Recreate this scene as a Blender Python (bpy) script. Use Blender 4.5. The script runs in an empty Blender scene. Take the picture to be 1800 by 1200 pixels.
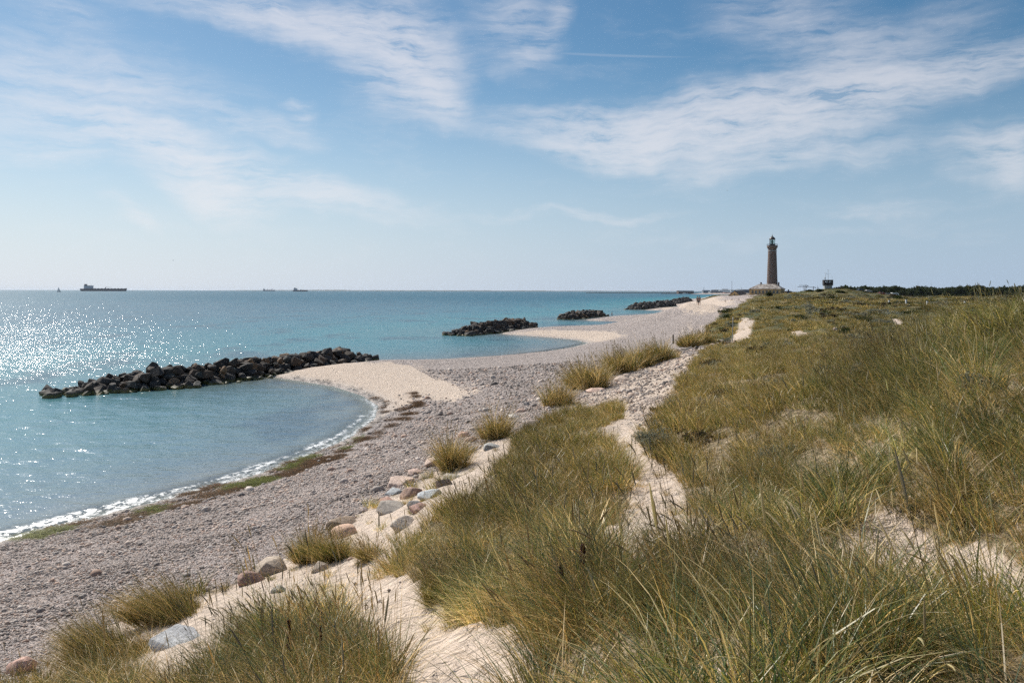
import bpy, bmesh, math, random
import numpy as np
from mathutils import Vector, Matrix, Euler

# ------------------------------------------------------------------ camera
F = 1400.0            # focal length in photo pixels (1800 wide)
CAMH = 8.0            # eye height above the sea
ROLL = math.radians(0.15)
HOR = 511.3
scene = bpy.context.scene
C = scene.collection
cam_d = bpy.data.cameras.new('camera'); cam = bpy.data.objects.new('camera', cam_d); C.objects.link(cam)
cam_d.sensor_width = 36.0; cam_d.lens = 28.0
cam_d.shift_y = -(600.0 - HOR) / 1800.0
cam_d.clip_start = 0.05; cam_d.clip_end = 60000.0
cam.location = (0, 0, CAMH)
cam.rotation_euler = Euler((math.radians(90), -ROLL, 0), 'XYZ')
scene.camera = cam

# ------------------------------------------------------------------ exposure / render
scene.view_settings.view_transform = 'Standard'
scene.view_settings.look = 'None'
scene.view_settings.gamma = 1.0
scene.view_settings.use_curve_mapping = False
scene.view_settings.exposure = 0.3
scene.render.engine = 'CYCLES'
scene.cycles.max_bounces = 4
scene.cycles.diffuse_bounces = 2
scene.cycles.glossy_bounces = 2
scene.cycles.use_light_tree = False
scene.cycles.adaptive_threshold = 0.025
scene.cycles.adaptive_min_samples = 20
scene.cycles.transmission_bounces = 4
scene.cycles.transparent_max_bounces = 8
scene.cycles.volume_bounces = 0
scene.cycles.use_denoising = False
scene.cycles.sample_clamp_indirect = 4.0

SUN_AZ = math.radians(-42.0)     # left of the view axis (+Y), towards the sea
SUN_EL = math.radians(42.0)

def az_el(px, py):
    dx, dy = px - 900.0, py - HOR
    c, s = math.cos(ROLL), math.sin(ROLL)
    dx, dy = dx * c - dy * s, dx * s + dy * c
    return math.atan2(dx, F), math.atan2(-dy, math.hypot(F, dx))

# ------------------------------------------------------------------ node helpers
class NT:
    def __init__(self, tree):
        self.t = tree; self.n = tree.nodes; self.l = tree.links; self.dims = '3D'
    def new(self, typ, **kw):
        nd = self.n.new(typ)
        for k, v in kw.items():
            setattr(nd, k, v)
        return nd
    def put(self, sock, v):
        if hasattr(v, 'is_output'):
            self.l.new(v, sock)
        elif v is not None:
            sock.default_value = v
    def math(self, op, a, b=None, c=None, clamp=False):
        nd = self.new('ShaderNodeMath', operation=op, use_clamp=clamp)
        self.put(nd.inputs[0], a)
        if b is not None: self.put(nd.inputs[1], b)
        if c is not None: self.put(nd.inputs[2], c)
        return nd.outputs[0]
    def vmath(self, op, a, b=None):
        nd = self.new('ShaderNodeVectorMath', operation=op)
        self.put(nd.inputs[0], a)
        if b is not None: self.put(nd.inputs[1], b)
        return nd.outputs['Value' if op in ('LENGTH', 'DOT_PRODUCT') else 'Vector']
    def noise(self, vec, scale, detail=4, rough=0.55, dist=0.0, typ='FBM', out='Fac', dims=None):
        nd = self.new('ShaderNodeTexNoise', noise_dimensions=dims or self.dims)
        try: nd.noise_type = typ
        except Exception: pass
        if vec is not None: self.put(nd.inputs['Vector'], vec)
        self.put(nd.inputs['Scale'], scale); self.put(nd.inputs['Detail'], detail)
        self.put(nd.inputs['Roughness'], rough); self.put(nd.inputs['Distortion'], dist)
        return nd.outputs[out]
    def voro(self, vec, scale, feature='F1', out='Color', rnd=1.0, dims=None):
        nd = self.new('ShaderNodeTexVoronoi', feature=feature, voronoi_dimensions=dims or self.dims)
        if vec is not None: self.put(nd.inputs['Vector'], vec)
        self.put(nd.inputs['Scale'], scale); self.put(nd.inputs['Randomness'], rnd)
        return nd.outputs[out]
    def ramp(self, fac, stops, interp='LINEAR'):
        nd = self.new('ShaderNodeValToRGB'); cr = nd.color_ramp; cr.interpolation = interp
        while len(cr.elements) < len(stops): cr.elements.new(0.5)
        for e, (p, col) in zip(cr.elements, stops):
            e.position = p; e.color = (*col, 1.0) if len(col) == 3 else col
        self.put(nd.inputs[0], fac)
        return nd.outputs[0]
    def mix(self, fac, a, b, blend='MIX'):
        nd = self.new('ShaderNodeMix', data_type='RGBA', blend_type=blend)
        self.put(nd.inputs[0], fac)
        for s, v in ((nd.inputs[6], a), (nd.inputs[7], b)):
            if isinstance(v, tuple) and len(v) == 3: v = (*v, 1.0)
            self.put(s, v)
        return nd.outputs[2]
    def mrange(self, v, a, b, c=0.0, d=1.0, smooth=True):
        nd = self.new('ShaderNodeMapRange', interpolation_type='SMOOTHSTEP' if smooth else 'LINEAR')
        for i, q in enumerate((v, a, b, c, d)): self.put(nd.inputs[i], q)
        return nd.outputs[0]
    def mapping(self, vec, loc=(0, 0, 0), rot=(0, 0, 0), scale=(1, 1, 1), typ='POINT'):
        nd = self.new('ShaderNodeMapping', vector_type=typ)
        self.put(nd.inputs[0], vec)
        nd.inputs[1].default_value = loc; nd.inputs[2].default_value = rot; nd.inputs[3].default_value = scale
        return nd.outputs[0]
    def attr(self, name, typ='GEOMETRY', out='Color'):
        nd = self.new('ShaderNodeAttribute', attribute_type=typ, attribute_name=name)
        return nd.outputs[out]
    def sep(self, v):
        nd = self.new('ShaderNodeSeparateColor'); self.put(nd.inputs[0], v)
        return nd.outputs
    def bump(self, height, strength=0.5, dist=0.02, normal=None):
        nd = self.new('ShaderNodeBump'); self.put(nd.inputs['Strength'], strength); self.put(nd.inputs['Distance'], dist)
        self.put(nd.inputs['Height'], height)
        if normal is not None: self.put(nd.inputs['Normal'], normal)
        return nd.outputs[0]

def new_mat(name):
    m = bpy.data.materials.new(name); m.use_nodes = True
    t = NT(m.node_tree); t.n.clear()
    out = t.new('ShaderNodeOutputMaterial')
    return m, t, out

def principled(t, out, color, rough=0.8, normal=None, spec=0.3, **kw):
    b = t.new('ShaderNodeBsdfPrincipled')
    if isinstance(color, tuple) and len(color) == 3: color = (*color, 1)
    t.put(b.inputs['Base Color'], color); t.put(b.inputs['Roughness'], rough)
    t.put(b.inputs['Specular IOR Level'], spec)
    if normal is not None: t.put(b.inputs['Normal'], normal)
    for k, v in kw.items(): t.put(b.inputs[k], v)
    if out is not None: t.l.new(b.outputs[0], out.inputs[0])
    return b

# ------------------------------------------------------------------ sky and sun
def make_world():
    w = bpy.data.worlds.new('World'); scene.world = w; w.use_nodes = True
    t = NT(w.node_tree); t.n.clear(); t.dims = '2D'
    out = t.new('ShaderNodeOutputWorld'); bg = t.new('ShaderNodeBackground')
    bg.inputs[1].default_value = 0.069
    sky = t.new('ShaderNodeTexSky', sky_type='NISHITA')
    sky.sun_disc = False; sky.sun_elevation = SUN_EL; sky.sun_rotation = SUN_AZ
    sky.altitude = 0; sky.air_density = 1.0; sky.dust_density = 0.25; sky.ozone_density = 3.0
    d = t.new('ShaderNodeTexCoord').outputs['Generated']
    sx = t.new('ShaderNodeSeparateXYZ'); t.put(sx.inputs[0], d)
    x, y, z = sx.outputs
    az = t.math('ARCTAN2', x, y)
    el = t.math('ARCSINE', z)
    cb = t.new('ShaderNodeCombineXYZ'); t.put(cb.inputs[0], az); t.put(cb.inputs[1], el)
    p = cb.outputs[0]
    # gentle domain warp so that cloud edges curl
    w1 = t.noise(p, 5.0, 4, 0.55, out='Color')
    wv = t.vmath('SCALE', t.vmath('SUBTRACT', w1, (0.5, 0.5, 0.5))); wv.node.inputs['Scale'].default_value = 0.085
    pw = t.vmath('ADD', p, wv)
    w2 = t.noise(p, 22.0, 4, 0.6, out='Color')
    wv2 = t.vmath('SCALE', t.vmath('SUBTRACT', w2, (0.5, 0.5, 0.5))); wv2.node.inputs['Scale'].default_value = 0.010
    pw = t.vmath('ADD', pw, wv2)
    # clouds: photo px centre, half sizes px, tilt degrees (counter-clockwise), strength
    clouds = [(430, 25, 260, 34, -7, .75), (600, 62, 170, 40, -10, .75), (700, 110, 130, 92, -8, 1.05), (750, 165, 90, 34, -32, .7),
              (890, 40, 60, 80, 20, .5), (955, 30, 20, 60, -25, .5), (915, 108, 50, 18, 25, .35),
              (1050, 232, 200, 40, -4, .8), (1200, 222, 260, 52, 2, .95), (1400, 210, 230, 62, 6, .8), (1600, 165, 220, 46, 12, .7), (1780, 122, 160, 34, 12, .6),
              (1400, 40, 170, 70, -20, .42), (1560, 95, 220, 50, 14, .36), (1760, 270, 120, 34, 2, .75), (1770, 300, 40, 34, -30, .5),
              (1400, 288, 330, 20, 3, .4), (130, 160, 330, 66, -3, .6), (190, 240, 260, 30, -8, .55), (360, 275, 240, 28, -14, .7),
              (360, 335, 170, 36, -20, .8), (560, 352, 200, 28, -6, .6), (40, 262, 120, 26, -3, .5), (215, 388, 60, 18, -25, .4),
              (470, 238, 120, 20, -12, .5), (530, 214, 34, 16, -10, .6), (1020, 377, 190, 9, 1, .4), (1530, 357, 170, 9, 0, .25), (80, 20, 160, 36, -8, .3)]
    tot = None
    for (px, py, rx, ry, rot, st) in clouds:
        a, e = az_el(px, py)
        k = math.cos(a) ** 2
        q = t.mapping(pw, (a, e, 0), (0, 0, math.radians(rot)), (rx / F * k * 1.36, ry / F * math.cos(a) * 1.65, 1), 'TEXTURE')
        v = t.mrange(t.vmath('LENGTH', q), 1.0, 0.0, 0, st)
        tot = v if tot is None else t.math('ADD', tot, v)
    # fibres of cirrus, drawn out sideways
    hw = t.vmath('SCALE', wv); hw.node.inputs['Scale'].default_value = 0.45
    pf = t.vmath('ADD', t.vmath('ADD', p, hw), wv2)
    f1 = t.noise(t.mapping(pf, rot=(0, 0, math.radians(-9)), scale=(3.2, 12, 1)), 2.4, 6, 0.66)
    f2 = t.noise(t.mapping(pf, rot=(0, 0, math.radians(32)), scale=(3.4, 26, 1)), 2.6, 6, 0.68)
    fib = t.math('ADD', t.math('MULTIPLY', f1, 0.5), t.math('MULTIPLY', f2, 0.5))
    # elsewhere in the sky loose wisps of the same kind go on
    far = t.noise(p, 2.3, 3, 0.5)
    outside = t.math('MULTIPLY', t.mrange(far, 0.5, 0.75), t.mrange(t.math('ABSOLUTE', az), 0.62, 1.0, 0, 0.7))
    outside = t.math('MULTIPLY', outside, t.mrange(el, 0.05, 0.3))
    top = t.math('MULTIPLY', t.mrange(far, 0.48, 0.75), t.mrange(el, 0.38, 0.55, 0, 0.7))
    tot = t.math('MAXIMUM', tot, t.math('MAXIMUM', outside, top))
    veil = t.math('MULTIPLY', t.mrange(f1, 0.48, 0.8), 0.12)
    dens = t.math('MULTIPLY', tot, t.mrange(fib, 0.38, 0.62, 0.16, 1.9, False))
    dens = t.math('ADD', t.math('MULTIPLY', dens, 0.86), veil)
    dens = t.math('MULTIPLY', t.math('SUBTRACT', 1.0, t.math('POWER', 2.718, t.math('MULTIPLY', dens, -1.25))), 0.97)
    dens = t.math('MULTIPLY', dens, t.mrange(el, 0.0, 0.06))
    # a thin straight vapour trail
    a0, e0 = az_el(890, 88); a1, e1 = az_el(1250, 99)
    ang = math.atan2(e1 - e0, a1 - a0)
    q = t.mapping(p, ((a0 + a1) / 2, (e0 + e1) / 2, 0), (0, 0, ang), (math.hypot(a1 - a0, e1 - e0) / 2, 0.0022, 1), 'TEXTURE')
    tr = t.mrange(t.vmath('LENGTH', q), 1.0, 0.3, 0, 0.15)
    dens = t.math('MAXIMUM', dens, tr)
    # sea haze low over the horizon, brighter towards the sun's side
    side = t.mrange(az, -0.75, 0.65)
    hazec = t.mix(side, (8.7, 9.25, 10.2), (4.8, 6.2, 8.2))
    hz = t.mrange(el, -0.02, 0.33, 1.0, 0.0)
    hz = t.math('MULTIPLY', t.math('POWER', hz, 1.6), 0.93)
    # clear polarised blue away from the sun
    tone = t.mix(1.0, sky.outputs[0], (0.86, 1.0, 0.99), 'MULTIPLY')
    deep = t.math('MULTIPLY', t.mrange(az, -0.5, 0.6), t.mrange(el, 0.05, 0.36))
    blue = t.mix(deep, tone, t.mix(1.0, tone, (0.66, 0.88, 0.97), 'MULTIPLY'))
    base = t.mix(hz, blue, hazec)
    ccol = t.mix(1.0, base, (0.35, 0.35, 0.35), 'MULTIPLY')
    cloudc = t.mix(1.0, ccol, (7.0, 6.7, 6.8), 'ADD')
    col = t.mix(dens, base, cloudc)
    t.l.new(col, bg.inputs[0]); t.l.new(bg.outputs[0], out.inputs[0])
    w.cycles.sampling_method = 'NONE'   # a smooth sky: gathered by the surfaces' own rays
make_world()
sun_d = bpy.data.lights.new('sun', 'SUN'); sun = bpy.data.objects.new('sun', sun_d); C.objects.link(sun)
sun_d.energy = 4.5; sun_d.angle = math.radians(0.53); sun_d.color = (1.0, 0.95, 0.87)
_sd = Vector((math.sin(SUN_AZ) * math.cos(SUN_EL), math.cos(SUN_AZ) * math.cos(SUN_EL), math.sin(SUN_EL)))
sun.rotation_euler = _sd.to_track_quat('Z', 'Y').to_euler()
sun.location = _sd * 100

# ------------------------------------------------------------------ numpy noise
_rs = np.random.RandomState(7)
_perm = _rs.permutation(512); _perm = np.concatenate([_perm, _perm]); _grad = _rs.rand(512) * 2 * np.pi
_gx, _gy = np.cos(_grad), np.sin(_grad)
def pnoise(x, y):
    x = np.asarray(x, float); y = np.asarray(y, float)
    xi = np.floor(x).astype(np.int64); yi = np.floor(y).astype(np.int64)
    xf, yf = x - xi, y - yi
    u = xf * xf * xf * (xf * (xf * 6 - 15) + 10); v = yf * yf * yf * (yf * (yf * 6 - 15) + 10)
    def g(ix, iy, dx, dy):
        h = _perm[(_perm[ix & 511] + (iy & 511)) & 511]
        return _gx[h] * dx + _gy[h] * dy
    a = g(xi, yi, xf, yf); b = g(xi + 1, yi, xf - 1, yf); c = g(xi, yi + 1, xf, yf - 1); d = g(xi + 1, yi + 1, xf - 1, yf - 1)
    return ((a * (1 - u) + b * u) * (1 - v) + (c * (1 - u) + d * u) * v) * 1.5
def fbm(x, y, oct=4, gain=0.5, lac=2.03):
    s = 0; a = 1.0; n = 0
    for i in range(oct):
        s = s + a * pnoise(x + 17.3 * i, y - 9.1 * i); n += a; a *= gain; x = x * lac; y = y * lac
    return s / n
def sstep(a, b, x):
    t = np.clip((x - a) / (b - a), 0, 1); return t * t * (3 - 2 * t)

# ------------------------------------------------------------------ photo pixel <-> place
def unproj(px, py, z):
    """the place that a photo pixel shows when it lies at height z"""
    dx, dy = px - 900.0, py - HOR
    c, s = math.cos(ROLL), math.sin(ROLL)
    dx, dy = dx * c - dy * s, dx * s + dy * c
    Y = F * (CAMH - z) / dy
    return dx / F * Y, Y
def at_depth(px, py, Y):
    dx, dy = px - 900.0, py - HOR
    c, s = math.cos(ROLL), math.sin(ROLL)
    dx, dy = dx * c - dy * s, dx * s + dy * c
    return dx / F * Y, Y, CAMH - dy / F * Y

# shoreline, from the near left to the far right
SHORE_PX = [(0, 958), (100, 934), (200, 905), (300, 880), (380, 858), (460, 835), (560, 797), (620, 770), (660, 738),
            (668, 715), (640, 697), (590, 681), (520, 670), (480, 664), (500, 655), (580, 645), (655, 637.5), (700, 637), (760, 636), (830, 631),
            (900, 625), (960, 618), (1010, 609.5), (1035, 602.5), (1015, 597), (960, 592), (895, 588), (880, 586.5), (905, 581), (940, 577.5),
            (1000, 575), (1060, 573), (1110, 569), (1125, 566), (1100, 564), (1040, 563), (1030, 561.5), (1062, 557), (1100, 555),
            (1150, 551), (1200, 548), (1218, 546.3), (1200, 545.2), (1160, 544.4), (1132, 544), (1150, 541.2), (1180, 539.3), (1205, 537.6), (1195, 536.6),
            (1172, 536.2), (1185, 532.5), (1208, 529), (1205, 525.5), (1225, 523)]
SHORE = [(-60, -60), (-34, -14), (-24, 8), (-19, 19)] + [unproj(a, b, 0.0) for a, b in SHORE_PX] + \
        [(300, 1130), (430, 1500), (620, 1950), (560, 2350), (520, 2480), (1100, 2700), (2500, 4200), (6000, 9000)]
SHORE = np.array(SHORE)
LAND_POLY = np.vstack([SHORE, [(9000, 9000), (9000, -200), (-60, -200)]])
def in_poly(x, y, poly):
    inside = np.zeros(x.shape, bool)
    n = len(poly); j = n - 1
    for i in range(n):
        xi, yi = poly[i]; xj, yj = poly[j]
        if yi != yj:
            cnd = ((yi > y) != (yj > y)) & (x < (xj - xi) * (y - yi) / (yj - yi) + xi)
            inside ^= cnd
        j = i
    return inside
def dist_line(x, y, pts):
    d = np.full(x.shape, 1e18)
    for (ax, ay), (bx, by) in zip(pts[:-1], pts[1:]):
        vx, vy = bx - ax, by - ay; L = vx * vx + vy * vy + 1e-12
        t = np.clip(((x - ax) * vx + (y - ay) * vy) / L, 0, 1)
        d = np.minimum(d, (x - ax - t * vx) ** 2 + (y - ay - t * vy) ** 2)
    return np.sqrt(d)
def shore_dist(x, y):
    d = dist_line(x, y, SHORE)
    return np.where(in_poly(x, y, LAND_POLY), d, -d)

# heights of the land, read off the photo as (px, py, height)
CTRL_PX = [(400, 1200, 4.55), (560, 1200, 5.0), (800, 1200, 5.6), (1000, 1200, 6.0), (1300, 1200, 6.3), (1600, 1200, 6.4), (1800, 1200, 6.5),
    (800, 1120, 5.2), (850, 1080, 4.9), (690, 1000, 3.5), (1050, 1000, 5.7), (1200, 950, 5.7), (1150, 880, 5.1), (1160, 840, 4.7),
    (1100, 760, 3.4), (1090, 715, 2.9), (1650, 960, 6.1), (1790, 1010, 6.2), (1450, 850, 5.9), (1700, 800, 6.5), (1800, 700, 6.9),
    (1800, 546, 7.52), (1700, 588, 7.18), (1600, 617, 6.72), (1500, 680, 6.0), (1400, 760, 5.6), (1300, 740, 5.1), (1200, 720, 4.3), (1400, 640, 5.2), (1300, 640, 4.6),
    (1250, 620, 4.0), (1500, 612, 4.9), (1200, 640, 3.6), (1150, 660, 2.6), (1180, 630, 2.6), (1180, 610, 2.4), (1250, 600, 2.6),
    (1300, 597, 3.2), (1310, 580, 3.8), (1320, 562, 4.6), (1240, 577, 2.1), (1285, 552, 4.6), (1300, 545, 5.0), (1330, 530, 6.0),
    (1350, 545, 5.0), (1400, 518, 6.6), (1450, 530, 5.2), (1450, 545, 4.7), (1450, 560, 4.5), (1400, 580, 4.5), (1350, 600, 4.4),
    (1550, 550, 4.0), (1600, 575, 4.0), (1650, 557, 4.2), (1700, 545, 4.4), (1600, 531, 4.0), (1700, 530, 4.6), (1750, 520, 6.0), (1800, 522, 6.0),
    (1650, 518, 6.4), (1530, 525, 3.6), (1270, 549, 2.2), (1303, 535, 2.3), (1312, 528, 2.0), (950, 790, 4.0), (900, 850, 4.2), (960, 960, 4.9), (820, 940, 4.1), (1050, 860, 4.7),
    (760, 890, 3.0), (840, 830, 2.7), (640, 960, 2.6), (560, 1040, 3.0), (450, 1080, 3.0), (330, 1160, 2.9), (560, 1110, 4.3), (650, 1140, 4.6),
    (20, 1180, 1.9), (200, 1180, 2.3), (330, 1060, 1.9), (480, 1000, 1.95), (620, 930, 2.0), (720, 870, 2.0), (800, 830, 2.0), (870, 770, 2.0), (940, 720, 2.0), (990, 695, 2.0), (1060, 655, 2.0),
    (100, 1100, 1.45), (300, 1000, 1.4), (500, 900, 1.4), (650, 830, 1.4), (760, 760, 1.4), (850, 690, 1.3), (950, 650, 1.3), (1050, 620, 1.4), (1130, 590, 1.4),
    (1200, 562, 1.4), (1230, 546, 1.4), (1250, 534, 1.3)]
CTRL_W = [(0, 1.2, 6.3), (1.2, .6, 6.45), (-1.2, .6, 6.1), (2.5, 0, 6.6), (-2.5, 0, 5.6), (0, -2, 6.3), (-4.5, 2, 4.4), (-5, -3, 5.0), (6, 0, 7.0), (4, -6, 6.8), (-3, -10, 6), (9, 7, 7.4), (14, 4, 7.0), (20, 12, 6.4),
    (-9, 3, 2.4), (-12, 9, 1.6), (-16, -3, 1.6), (-12, -8, 2.6), (16, 24, 6.6), (24, 30, 5.4), (30, 20, 5.5), (60, 40, 5), (60, -20, 6), (0, -40, 6), (-14, -30, 3), (60, 70, 4.2), (110, 90, 5), (200, 100, 6), (35, 160, 5.6),
    (196, 600, 5.9), (150, 560, 4.6), (215, 560, 5.7), (260, 640, 5.6), (171, 425, 9.2), (178, 430, 9.0), (160, 432, 8.2), (183, 425, 9.0), (196, 430, 7.2), (175, 405, 7.4), (150, 400, 6.6), (175, 460, 6.5), (215, 500, 4.2), (240, 420, 3.8),
    (190, 330, 4.2), (120, 330, 5.6), (130, 430, 5.4), (145, 500, 4.4), (300, 520, 4.6), (320, 420, 7.2), (400, 520, 6), (380, 330, 6.2), (300, 250, 5.5), (350, 700, 5), (500, 700, 6), (700, 900, 6), (250, 900, 4), (400, 1300, 4), (900, 2000, 5), (600, 300, 6), (1500, 3000, 6), (3000, 3000, 8), (5000, 9000, 8), (9000, 4000, 8), (900, 100, 7), (100, -500, 6), (900, 2500, 4), (600, 2300, 3)]
def _build_rbf():
    P = [(*unproj(a, b, z), z) for a, b, z in CTRL_PX] + [tuple(map(float, c)) for c in CTRL_W]
    P = np.array(P)
    A = np.c_[np.arctan2(P[:, 0], P[:, 1]), np.log(np.hypot(P[:, 0], P[:, 1]) + 0.6)]
    A[:, 0] *= 2.2
    D = np.linalg.norm(A[:, None] - A[None], axis=2)
    n = len(P)
    K = np.zeros((n + 3, n + 3)); K[:n, :n] = D + 0.004 * np.eye(n)
    K[:n, n] = 1; K[:n, n + 1:] = A; K[n, :n] = 1; K[n + 1:, :n] = A.T
    w = np.linalg.solve(K, np.r_[P[:, 2], 0, 0, 0])
    return A, w
_RA, _RW = _build_rbf()
def rbf(x, y):
    sh = x.shape; x = x.ravel(); y = y.ravel()
    a = np.arctan2(x, y) * 2.2; l = np.log(np.hypot(x, y) + 0.6)
    out = np.full(x.shape, _RW[-3]) + _RW[-2] * a + _RW[-1] * l
    for (ca, cl), w in zip(_RA, _RW[:-3]):
        out += w * np.hypot(a - ca, l - cl)
    return out.reshape(sh)
def ground_base(x, y):
    x = np.asarray(x, float); y = np.asarray(y, float)
    d = shore_dist(x, y)
    r = np.hypot(x, y)
    beach = np.where(d > 0, 0.72 * (1 - np.exp(-np.maximum(d, 0) / 3.2)) + 0.02 * np.minimum(d, 8), np.maximum(d * 0.07, -3.2 + 0 * d))
    # a low berm of shingle above the waterline
    k = np.clip(r / 60, 1, 3)
    w = sstep(2.5 * k, 9.0 * k, d)
    far = sstep(1500, 2200, r)
    z = rbf(x, y)
    z = np.clip(z, 0.6, 12)
    return beach * (1 - w) + z * w, d

def hit(pts, ground=None):
    """first place on the land (or sea) that photo pixels show"""
    pts = np.array(pts, float)
    dx = pts[:, 0] - 900; dy = pts[:, 1] - HOR
    c, s = math.cos(ROLL), math.sin(ROLL)
    dx, dy = dx * c - dy * s, dx * s + dy * c
    Ys = np.exp(np.linspace(math.log(1.0), math.log(3000), 700))
    X = dx[:, None] / F * Ys; Yg = np.broadcast_to(Ys, X.shape)
    Z = CAMH - dy[:, None] / F * Ys
    g = np.maximum(ground_base(X, Yg)[0], 0)
    below = Z <= g
    idx = np.where(below.any(1), below.argmax(1), len(Ys) - 1)
    i = np.arange(len(pts)); k = np.maximum(idx - 1, 0)
    a = Z[i, k] - g[i, k]; b = Z[i, idx] - g[i, idx]
    t = np.clip(a / np.where(abs(a - b) < 1e-9, 1, a - b), 0, 1)
    Y = Ys[k] + t * (Ys[idx] - Ys[k])
    return np.c_[dx / F * Y, Y]

TOE = hit([(60, 1192), (105, 1135), (230, 1088), (330, 1052), (420, 1030), (500, 985), (560, 965), (600, 925), (660, 890), (720, 862), (770, 830),
           (830, 800), (870, 772), (910, 757), (950, 738), (1000, 724), (1040, 716), (1075, 708), (1100, 716), (1122, 752), (1142, 748), (1168, 700), (1197, 672), (1220, 641), (1236, 620),
           (1255, 607), (1290, 606), (1262, 600), (1240, 588), (1240, 575), (1257, 561), (1270, 549.5), (1285, 541.5), (1303, 534.5), (1312, 528)])
DUNE = np.vstack([[(-14, -40), (-9, 4), (-7.6, 9)], TOE, [(185, 585), (150, 640), (220, 800), (330, 1120), (460, 1500), (680, 1950), (1300, 2500), (9000, 6000), (9000, -200), (-14, -200)]])
def P(*p): return hit(p)
SANDS = [P((225, 1200), (300, 1165), (370, 1135), (360, 1095), (420, 1060), (500, 1030), (560, 1000), (610, 965), (650, 935), (690, 905), (745, 870), (800, 850),
           (850, 815), (885, 797), (900, 812), (840, 870), (780, 905), (720, 950), (690, 985), (690, 1002), (745, 1022), (780, 1070), (850, 1096), (920, 1096), (985, 1104),
           (965, 1160), (935, 1200), (905, 1280), (720, 1280), (735, 1200), (700, 1150), (640, 1112), (560, 1088), (480, 1104), (420, 1142), (340, 1200)),
         P((385, 1075), (415, 1032), (500, 987), (560, 967), (600, 927), (660, 892), (720, 864), (770, 832), (830, 802), (870, 774), (905, 760), (905, 790), (850, 818), (745, 872), (650, 938), (560, 1003), (420, 1075)),
         P((30, 1199), (95, 1132), (230, 1086), (340, 1050), (405, 1040), (385, 1120), (300, 1168), (225, 1205)),
         P((1060, 750), (1095, 735), (1146, 738), (1128, 778), (1125, 800), (1195, 832), (1215, 870), (1210, 900), (1262, 915), (1230, 965), (1120, 1000), (1020, 985), (1000, 960), (1068, 925), (1105, 880), (1112, 840), (1085, 800), (1052, 768)),
         P((1270, 603), (1298, 577), (1309, 557), (1335, 557), (1331, 577), (1322, 603)),
         P((1480, 928), (1560, 900), (1625, 920), (1700, 955), (1830, 985), (1850, 1080), (1720, 1055), (1620, 1015), (1530, 980), (1470, 958)),
         P((1250, 1140), (1290, 1125), (1330, 1160), (1320, 1210), (1260, 1200)), P((1521, 527.5), (1545, 523.8), (1553, 524.2), (1532, 528.5)),
         P((1566, 558), (1580, 558), (1588, 569), (1572, 570)),
         P((1180, 655), (1225, 655), (1235, 664), (1185, 668)),
         P((1400, 579), (1436, 584), (1436, 588), (1400, 584))]
SPITS = [P((470, 668), (500, 652), (560, 645), (640, 641), (720, 643), (780, 668), (845, 684), (842, 698), (800, 701), (750, 692), (705, 684), (728, 708), (705, 727), (680, 727), (670, 720), (640, 700), (590, 684), (520, 673)),
         P((870, 590), (940, 580), (1040, 583), (1120, 587), (1090, 591), (1045, 598), (1035, 603), (1000, 598), (960, 594)),
         P((1055, 559), (1130, 557.5), (1128, 560), (1065, 561)), P((1090, 562.8), (1110, 561), (1128, 563), (1128, 566)),
         P((1130, 544), (1180, 541), (1290, 541), (1255, 546), (1222, 547), (1200, 545)), P((1170, 536), (1230, 532), (1290, 533), (1260, 537), (1207, 538)), P((1205, 529), (1240, 525), (1300, 527), (1280, 530), (1215, 531)),
         P((1240, 565), (1226, 570), (1175, 577), (1218, 575), (1240, 572))]
PEBPATH = P((985, 725), (1060, 668), (1110, 643), (1190, 618), (1234, 622), (1218, 645), (1193, 675), (1163, 705), (1140, 752), (1088, 752), (1095, 724), (1090, 708), (1055, 708), (1030, 718))
STRIPS = [P((1000, 680), (1055, 682), (1075, 660), (1130, 638), (1192, 630), (1190, 612), (1120, 620), (1060, 645), (1010, 664)),
          P((1190, 606), (1235, 608), (1262, 598), (1245, 586), (1205, 595))]
ALGAE = [P((245, 905), (300, 888), (305, 896), (260, 908)), P((400, 862), (470, 838), (490, 842), (470, 850), (415, 868)), P((500, 824), (560, 799), (570, 803), (540, 825), (510, 833)), P((30, 950), (100, 934), (140, 926), (140, 931), (60, 951)), P((580, 803), (620, 780), (640, 765), (640, 772))]
WEED = P((180, 925), (300, 888), (420, 858), (560, 808), (640, 772), (690, 742), (735, 705), (724, 688), (740, 690), (756, 712), (722, 742), (652, 786), (560, 823), (440, 862), (320, 895), (200, 930))

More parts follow.
